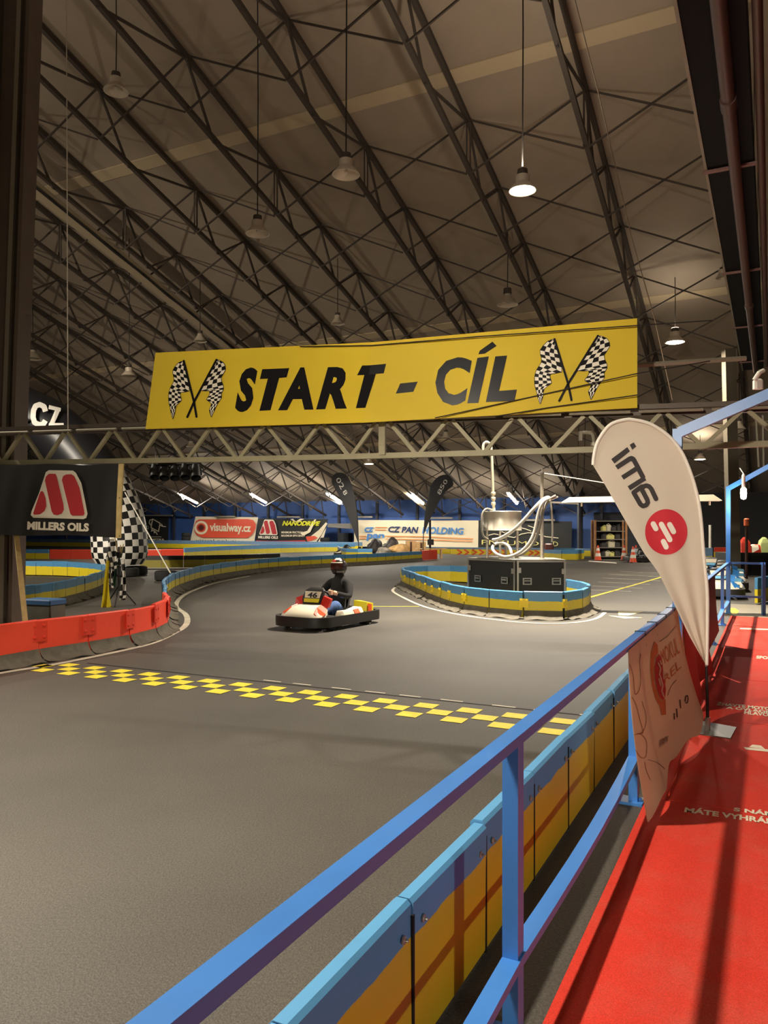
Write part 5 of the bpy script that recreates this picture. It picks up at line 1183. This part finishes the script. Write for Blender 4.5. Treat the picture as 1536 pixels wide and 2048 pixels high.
mb = MB(); poly_on(mb, Z([(870,322),(1400,318),(1460,330),(1488,370),(1488,420),(1450,490),(1400,525),(900,522),(840,495),(815,450),(812,390),(835,340)]), Wt); mb.build('red_field', B_org, t)
c = Z([(890,413)])[0]
for nm, r, m, l in (('eye_white',13.6,B_cream,3), ('eye_red',9.2,B_org,4), ('eye_iris',6.4,mat('print_maroon',(120,36,30),.6),5), ('eye_pupil',3.6,B_brown,6)):
    mb = MB(); disc_on(mb, c, r, r, Wt, layer=l); mb.build(nm, m, t)
mb = MB(); text_on(mb, 'visualway.cz', *[Z([p])[0] for p in ((985,478),(1435,488),(985,358),(1435,372))], surf=Wt, off=.03, layer=3); mb.build('lettering', B_cream, t)
mb = MB(); text_on(mb, 'visual solutions', *[Z([p])[0] for p in ((830,565),(1410,580),(830,535),(1410,550))], surf=Wt, off=0, layer=2); mb.build('small_lettering', B_brown, t)
t = wall_banner('black, red and cream NANODRIVE banner with the oil logo on the far wall', [(516,1037),(656,1038),(643,1090),(511,1090)], B_blk)
Z4 = zc(500,980,.14323); kx = (385-130)/(672-236.); ky = (632-412)/(531-155.)
millers(lambda pts: Z4([(130+(a-236)*kx, 412+(b-155)*ky) for a, b in pts]), Wt, t, 1, [Z4([p])[0] for p in ((113,676),(390,684),(116,640),(392,644))])
mb = MB(); text_on(mb, 'NANODRIVE', *[Z4([p])[0] for p in ((448,498),(955,500),(470,430),(985,436))], surf=Wt, off=.05, layer=3); mb.build('yellow_lettering', B_lime, t)
mb = MB(); text_on(mb, 'MINIMUM FRICTION', *[Z4([p])[0] for p in ((438,606),(735,608),(440,576),(738,578))], surf=Wt, off=.03, layer=2); text_on(mb, 'MAXIMUM EFFICIENCY', *[Z4([p])[0] for p in ((436,652),(770,654),(438,622),(772,624))], surf=Wt, off=.03, layer=2); mb.build('white_lettering', B_cream, t)
mb = MB(); poly_on(mb, Z4([(90,702),(300,712),(540,706),(770,700),(800,764),(80,764)]), Wt); mb.build('red_band', mat('print_crimson', (176,44,52), .6), t)
mb = MB()
for p in ([(700,600),(800,570),(900,410),(925,410),(840,590),(740,640)], [(790,690),(960,560),(1060,450),(1080,470),(1000,620),(900,760),(860,760)], [(560,410),(600,400),(640,440),(700,400),(760,404),(650,455)], [(930,760),(1040,560),(1070,520),(1000,764)]): poly_on(mb, Z4(p), Wt, layer=2)
mb.build('cream_streaks', B_cream, t)
mb = MB(); poly_on(mb, Z4([(780,650),(900,640),(950,670),(860,700),(940,690),(800,720)]), Wt, layer=4); mb.build('orange_splash', B_org, t)
t = wall_banner('long cream CZ PAN HOLDING banner with blue letters on the far wall', [(708,1040),(957,1041),(956,1097),(708,1093)], B_cream)
Z5 = zc(690,1020,.17578); q5 = lambda *p: [Z5([x])[0] for x in p]
mb = MB(); text_on(mb, 'cz', *q5((215,252),(315,252),(228,195),(330,195)), surf=Wt, off=.03); text_on(mb, 'pan', *q5((242,352),(440,335),(256,270),(450,275)), surf=Wt, off=.03); text_on(mb, 'HOLDING', *q5((875,268),(1340,280),(892,190),(1356,203)), surf=Wt, off=.03); mb.build('blue_lettering', B_blu, t)
mb = MB(); text_on(mb, 'CZ PAN', *q5((486,252),(820,266),(500,186),(838,192)), surf=Wt, off=.04); mb.build('navy_lettering', B_dbl, t)
mb = MB()
for a, b in (((345,198),(478,198)), ((340,225),(466,225)), ((160,298),(240,298)), ((165,325),(236,325)), ((462,298),(860,302)), ((462,330),(860,336)), ((860,302),(1460,328)), ((860,336),(1455,356))): stroke_on(mb, Z5([a, b]), 1.8, Wt, caps=False)
mb.build('orange_stripes', B_str, t)
t = wall_banner('black PNEUMO banner with a car outline behind the steel drum', [(957,1041),(1144,1043),(1143,1098),(957,1096)], B_blk)
Z6 = zc(930,960,.17578); mb = MB()
text_on(mb, 'PNEUMO', *[Z6([p])[0] for p in ((190,735),(840,745),(190,680),(840,700))], surf=Wt, off=-.005); text_on(mb, 'D', *[Z6([p])[0] for p in ((1003,752),(1058,754),(1003,700),(1058,704))], surf=Wt, off=-.005); mb.build('lettering', mat('print_pale_yellow', (228,214,130), .6), t)
mb = MB()
for pts in ([(265,630),(330,612),(430,632),(560,655),(640,615),(720,600),(800,605),(920,645),(1060,660)], [(400,580),(450,600)], [(640,545),(700,560),(750,580)], [(720,520),(790,545)]): stroke_on(mb, Z6(pts), 1.6, Wt)
mb.build('car_outline', B_cream, t)
# shelf of light metal trunking above the banners, tyres stacked by the wall
for i, (x0, x1, y) in enumerate(((262,345,1031),(430,470,1033),(555,600,1034),(700,745,1034),(855,905,1036),(1040,1110,1040))):
    mb = MB(); mb.bar(on_s(x0,y,45.9), on_s(x1,y,45.9), .12, .1); tag(mb.build('wall_trunking', M_galv), 'light metal trunking piece on the far wall, %s from the left' % ORD[i], 'trunking', 'trunking on the far wall')
for i, (px, n) in enumerate(((372,4),(650,3))):
    for k in range(n):
        p = on_s(px, HY, 45.6); tyre((p.x, p.y, .3*k), 'tyre in the %s stack by the far wall, %s from the floor' % (['left','right'][i], ORD[k]), .34, .3)
for i, (px, py0) in enumerate(((668,1047),)):
    mb = MB(); a = on_s(660,1047,45.9); b = on_s(707,1047,45.9); mb.loft([[a+Vector((0,0,z))+LT(q,0) for z, q in ((0,0),(.0,-.3),(-.25,-.35),(-.3,0))], [b+Vector((0,0,z))+LT(q,0) for z, q in ((0,0),(.0,-.5),(-.35,-.5),(-.35,0))]]); tag(mb.build('awning', mat('awning_grey', (110,106,98), .8)), 'small grey awning on the far wall beside the long cream banner', 'awning')
mb = MB(); a = on_s(658,1102,46.0); mb.box(on_s(692,1082,46.3), (1.3,.3,1.1), math.atan2(DY,DX)); tag(mb.build('wall_opening', mat('opening_dark', (26,28,34), .8)), 'dark cupboard on the far wall under the grey awning', 'cupboard')

# ------------------------------------------------------------------ two black feather flags on the far island
M_ff = mat('feather_black', (40,40,42), .7, trans=.1); M_ft = mat('feather_white', (200,198,192), .7)
def feather(lab, Y, outl, pole, txt, boxes, zk):
    t = thing('feather_flag', lab, 'flag', pole[0], 0, 'black feather flags')
    sf = lambda x, y, l: at(x, y, Y-.02*l)
    mb = MB(); pts = [(q_.x,q_.y) for q_ in smooth_path([(a,b,0) for a, b in zk(outl)], 3)]; mb.prism([at(x,y,Y) for x, y in pts], (0,.03,0)); mb.build('cloth', M_ff, t)
    mb = MB(); mb.tube(pole, .025, 6); mb.build('pole', M_black, t)
    mb = MB()
    for ch, bx in zip(txt, boxes): text_on(mb, ch, *zk(bx), surf=sf, off=.0, layer=1)
    mb.build('lettering', M_ft, t)
ZF = zc(640,920,.18880)
feather('left black feather flag with the number 028', 41.0, [(408,890),(345,720),(300,600),(240,450),(150,290),(125,235),(130,180),(160,145),(205,133),(260,145),(305,195),(345,290),(375,450),(392,600),(402,760)], [at(*ZF([(412,1000)])[0],41.0), at(*ZF([(400,640)])[0],41.03), at(*ZF([(376,420)])[0],41.03)], '028',
    [((165,205),(192,255),(205,180),(232,225)), ((198,270),(224,316),(232,232),(262,276)), ((238,340),(258,378),(272,308),(294,352))], ZF)
feather('right black feather flag with the number 850', 39.0, [(1095,800),(1105,640),(1122,500),(1150,380),(1175,270),(1230,195),(1300,158),(1365,165),(1402,215),(1410,270),(1350,320),(1300,380),(1230,500),(1160,640),(1120,740)], [at(*ZF([(1090,1000)])[0],39.0), at(*ZF([(1095,800)])[0],39.02), at(*ZF([(1165,330)])[0],39.02)], '850',
    [((1274,374),(1298,322),(1238,350),(1262,298)), ((1300,318),(1322,272),(1266,296),(1290,248)), ((1330,266),(1356,222),(1298,240),(1322,200))], ZF)

# ------------------------------------------------------------------ tool rack, cones, dark workshop corner
rk = at(1221,1121,39.0); rk.z = 0
wd = at(1252,0,39.0).x-at(1190,0,39.0).x; ht = at(0,1040,39.0).z
t = thing('shelf_rack', 'tall wooden rack with four shelves of spare parts against the dark wall', 'rack', rk)
M_wood = mat('rack_wood', (150,104,62), .7, var=.2, vscale=5)
for sx in (-1, 1):
    for y in (0, .55):
        mb = MB(); mb.box(rk+Vector((sx*wd/2, y, ht/2)), (.1,.1,ht)); mb.build('upright', M_wood, t)
zs = [ht*f for f in (.06, .29, .5, .71, .97)]
for z in zs:
    mb = MB(); mb.box(rk+Vector((0,.27,z)), (wd-.1,.6,.04)); mb.build('shelf', mat('shelf_board', (120,112,100), .6), t)
mb = MB(); mb.box(rk+Vector((0,.6,ht/2)), (wd,.03,ht)); mb.build('back_panel', M_black, t)
its = [(0,[(-.45,.25,.2,'d'),(-.15,.3,.22,'w'),(.15,.34,.16,'g'),(.5,.3,.25,'d')]), (1,[(-.4,.3,.2,'d'),(.1,.35,.3,'w'),(.5,.25,.25,'d')]), (2,[(-.35,.25,.25,'d'),(.0,.4,.2,'g'),(.5,.25,.22,'d')]), (3,[(-.42,.2,.22,'g'),(-.12,.24,.3,'w'),(.25,.3,.2,'d'),(.55,.2,.25,'d')])]
mm = {'d':mat('part_dark', (52,50,48), .5), 'w':mat('part_pale', (186,178,152), .6), 'g':mat('part_yellowish', (196,190,110), .6)}
for row, lst in its:
    for i, (x, w_, h_, k) in enumerate(lst):
        c = rk+Vector((x*wd*.42*2*.55, .2, zs[row]+.025)); mb = MB(); mb.bbox(c+Vector((0,0,h_/2)), (w_*1.2,.3,h_), .04, .2*i)
        mb.tube([c+Vector((-w_*.4,-.1,h_)), c+Vector((0,-.12,h_+.06)), c+Vector((w_*.4,-.1,h_))], .02, 6)
        tag(mb.build('spare_part', mm[k]), '%s spare part on the rack, %s shelf from the floor, %s from the left' % ({'d':'dark','w':'pale','g':'yellowish'}[k], ORD[row], ORD[i]), 'part', 'spare parts on the rack')
def cone(c, lab, h_=.62):
    t = thing('traffic_cone', lab, 'cone', c, 0, 'traffic cones'); c = Vector(c); r = .16
    mb = MB(); mb.lathe([(r,.04),(.03,h_),(.0,h_)], c, 18); mb.build('body', mat('cone_orange', (226,86,50), .5), t, True)
    for a, b in ((.3,.5),(.66,.82)): mb = MB(); q_ = lambda f: r+(.03-r)*(f*h_-.04)/(h_-.04)+.006; mb.lathe([(q_(a),a*h_),(q_(b),b*h_)], c, 18); mb.build('white_band', M_white, t, True)
    mb = MB(); mb.bbox(c+Vector((0,0,.02)), (.38,.38,.04), .03); mb.build('base', M_black, t)
for px, py, lab in ((1196,1122,'traffic cone at the left foot of the parts rack'), (1248,1121,'traffic cone at the right foot of the parts rack'), (1266,1126,'left one of the two traffic cones beside the black parked kart'), (1272,1122,'right one of the two traffic cones beside the black parked kart')):
    p = G(px, py); cone((p.x,p.y,0), lab, .75)
mb = MB(); poly_on(mb, [(1178,1121),(1232,1125),(1234,1127),(1176,1123)], lambda x, y, l: G(x, y, .006)); tag(mb.build('floor_mark', M_white), 'short white bar on the floor before the parts rack', 'marking')
p = on_s(1160,HY,44); mb = MB(); mb.tube([(p.x,p.y,0),(p.x,p.y,3.9)], .16, 10); tag(mb.build('steel_post', M_post), 'dark steel post between the PNEUMO banner and the parts rack', 'post')
# dark workshop screens and karts on a stand at right
t = thing('dark_screen', 'large dark partition behind the tall blue posts at right', 'partition', LT(38.6,2,0))
mb = MB(); mb.box(LT(38.6,2.1,1.6), (.1,6.6,3.2), math.atan2(DY,DX)); mb.build('panel', mat('screen_dark', (30,30,33), .8), t)
for q_ in (-.8,1.4,3.6,5.2):
    mb = MB(); mb.box(LT(38.5,q_,1.65), (.12,.1,3.3), math.atan2(DY,DX)); mb.build('upright', M_post, t)
mb = MB(); mb.tube([at(1420,1050,26), at(1420,1096,26)], .045, 8); tag(mb.build('hanging_tube', M_white), 'thin white tube hanging to the right of the white flag', 'tube')
p = at(1493,1043,24); t = thing('fuel_pump', 'dark post with an orange lamp on top behind the blue karts', 'post', (p.x,p.y,0))
mb = MB(); mb.tube([(p.x,p.y,0),(p.x,p.y,p.z-.12)], .045, 8); mb.build('post', mat('post_rust', (70,44,34), .7), t)
mb = MB(); mb.lathe([(.075,-.13),(.08,.07),(.05,.1),(0,.1)], p, 12); mb.build('lamp_cap', mat('lamp_orange', (230,110,60), .5), t, True)
bx = at(1505,1105,25.5); mb = MB(); mb.box((bx.x+.6,25.9,.38), (2.9,1.0,.76)); mb.box((bx.x+.6,25.4,.72), (3.0,.06,.1)); tag(mb.build('work_stand', M_black), 'black work stand carrying red and white kart parts at right', 'stand')
for i, (px, py, w_, d_, h_, m, lab) in enumerate(((1488,1085,.35,.3,.3,mat('part_red',(200,60,44),.5),'red kart cover at the left end of the work stand'), (1511,1092,.8,.4,.16,K_w,'white kart cover lying on the work stand'), (1527,1085,.35,.35,.3,mat('part_lime',(200,214,140),.5),'pale green kart cover on the work stand'), (1512,1082,.4,.3,.16,MATS['part_red'],'small red cover behind the white one on the work stand'))):
    q_ = at(px, py, 25.7); mb = MB(); z1 = .77; mb.loft([[(q_.x-w_/2,25.5,z1),(q_.x+w_/2,25.5,z1),(q_.x+w_/2,25.5+d_,z1),(q_.x-w_/2,25.5+d_,z1)], [(q_.x-w_*.45,25.55,z1+h_),(q_.x+w_*.4,25.55,z1+h_*1.1),(q_.x+w_*.3,25.5+d_*.9,z1+h_*1.4),(q_.x-w_*.3,25.5+d_*.9,z1+h_*1.3)], [(q_.x-w_*.2,25.6,z1+h_*1.5),(q_.x+w_*.15,25.6,z1+h_*1.6),(q_.x+w_*.1,25.5+d_*.6,z1+h_*1.7),(q_.x-w_*.1,25.5+d_*.6,z1+h_*1.7)]]); tag(mb.build('kart_cover', m), lab, 'kart part', 'kart parts on the work stand')

# ------------------------------------------------------------------ black duct, pipes and hangers under the roof at right
DZ = 6.6
t = thing('overhead_duct', 'long black duct under the roof at the upper right', 'duct', LT(12,.5,DZ))
M_duct = mat('duct_black', (13,11,11), .7, spec=.2); M_pipe = mat('pipe_brown', (96,70,60), .45, .2)
mb = MB(); s0, s1 = -2, 27; mb.prism([LT(s0,.80,DZ),LT(s0,.22,DZ),LT(s0,.22,DZ+.5),LT(s0,.80,DZ+.5)], LT(s1-s0,0)); mb.build('duct_body', M_duct, t)
mb = MB(); mb.prism([LT(s0,.835,DZ-.02),LT(s0,.80,DZ-.02),LT(s0,.80,DZ+.06),LT(s0,.835,DZ+.06)], LT(s1-s0,0)); mb.build('edge_strip', M_galv, t)
for s in (6.5,11.6,16.4,21.0,25.5):
    mb = MB(); mb.prism([LT(s,.86,DZ-.05),LT(s,.10,DZ-.05),LT(s,.10,DZ-.02),LT(s,.86,DZ-.02)], LT(.07,0)); hg = mb.build('hanger', mat('hanger_pink', (140,104,96), .5), t)
    for q_ in (.7,.3): mb = MB(); mb.tube([LT(s+.03,q_,DZ-.02), LT(s+.03,q_,roof_z(s)-.2)], .008, 5); mb.build('hanger_rod', M_wire, hg)
t = thing('overhead_pipe', 'thick brown pipe running under the black duct', 'pipe', LT(12,.44,DZ-.22))
mb = MB(); mb.tube([LT(-2,.44,DZ-.15), LT(26.5,.44,DZ-.15)], .075, 12); mb.build('pipe_run', M_pipe, t, True)
for s in (9.5,18.5): mb = MB(); mb.tube([LT(s,.44,DZ-.15), LT(s+.25,.44,DZ-.15)], .09, 12); mb.build('pipe_collar', M_pipe, t, True)
mb = MB(); mb.tube([LT(4,.12,DZ-.1), LT(26,.12,DZ-.1)], .05, 10); tag(mb.build('overhead_pipe', M_pipe, None, True), 'thinner brown pipe right of the black duct', 'pipe')
t = thing('steel_post', 'grey steel post rising behind the girder at right, under the duct', 'post', at(1467,HY,25)*1.0)
a = at(1470,HY,25); a.z = 0; b = at(1457,600,25)
mb = MB(); mb.bar(a, b, .34, .3); mb.build('post', mat('post_grey', (104,96,80), .6), t); t.location.z = 0
for o_ in t.children: o_.location.z = 0
for x0, x1 in ((1512,1518),(1526,1528)):
    mb = MB(); mb.tube([at(x0,830,20), at(x1,934,20)], .03, 6); tag(mb.build('hanging_rod', M_galv), 'thin metal rod hanging behind the girder\'s right end, %s' % ('left one' if x0 == 1512 else 'right one'), 'rod', 'rods at the right end')
p = at(1516,768,12); mb = MB(); mb.bbox(p, (.14,.12,.16), .03); mb.tube([p+Vector((-.08,-.05,.05)), p+Vector((-.02,-.08,.16)), p+Vector((.06,-.05,.2))], .035, 8); tag(mb.build('junction_box', M_white), 'small white fitting under the far end of the duct', 'fitting')
# curved bracket arm on the girder by the flag
mb = MB(); pts = smooth_path([tr_at(1160,866,-.1), tr_at(1175,865,-.1), tr_at(1185,869,-.1), tr_at(1188,885,-.1)], 5); mb.tube(pts, .018, 8); mb.bbox(tr_at(1161,872,-.1), (.03,.06,.1), .005); mb.tube([pts[-1], tr_at(1187,892,-.1)], .03, 8); tag(mb.build('camera_bracket', M_galv), 'curved metal arm on the girder beside the white flag', 'bracket')
t = thing('speaker_frame', 'dark slotted plate hung on two rods behind the guy wire', 'plate', at(1158,975,20))
mb = MB(); mb.prism([at(1146,990,20),at(1160,985,20),at(1176,950,20),at(1164,952,20)], (0,.05,0)); mb.build('plate', M_steel, t)
for x in (1155,1168): mb = MB(); mb.tube([at(x,955,20), at(x+4,800,20)], .012, 5); mb.build('rod', M_wire, t)

# ------------------------------------------------------------------ cable tray along one truss, notice on the railing
t = thing('cable_tray', 'pale cable tray full of cables running down the roof at upper left', 'tray', LT(20,19.75,roof_z(20)-1.5))
zt2 = lambda s: roof_z(s)-DEP+.02
mb = MB(); a, b = LT(9,19.75,zt2(9)), LT(46,19.75,zt2(46)+.3)
mb.loft([[p+LT(0,.28,.12), p+LT(0,.28,0), p+LT(0,-.28,0), p+LT(0,-.28,.12), p+LT(0,-.26,.12), p+LT(0,-.26,.02), p+LT(0,.26,.02), p+LT(0,.26,.12)] for p in (a, b)]); mb.build('tray_channel', mat('tray_beige', (178,160,132), .6), t)
for q in range(4):
    mb = MB(); mb.tube([LT(9+37*i/30., 19.75-.27+.02*q, zt2(9+37*i/30.)+.3*i/30.-.03-.07*abs(math.sin(i*1.7+q*2.1))) for i in range(31)], .022, 5); mb.build('cable', M_wire, t)
mb = MB(); c = LT(6.55,.676,.36); M = Matrix(((DX,-DY,0),(DY,DX,0),(0,0,1))); mb.box(c, (.2,.006,.14), M=M); tag(mb.build('paper_notice', M_white), 'small white notice on the middle rail behind the white flag', 'notice')
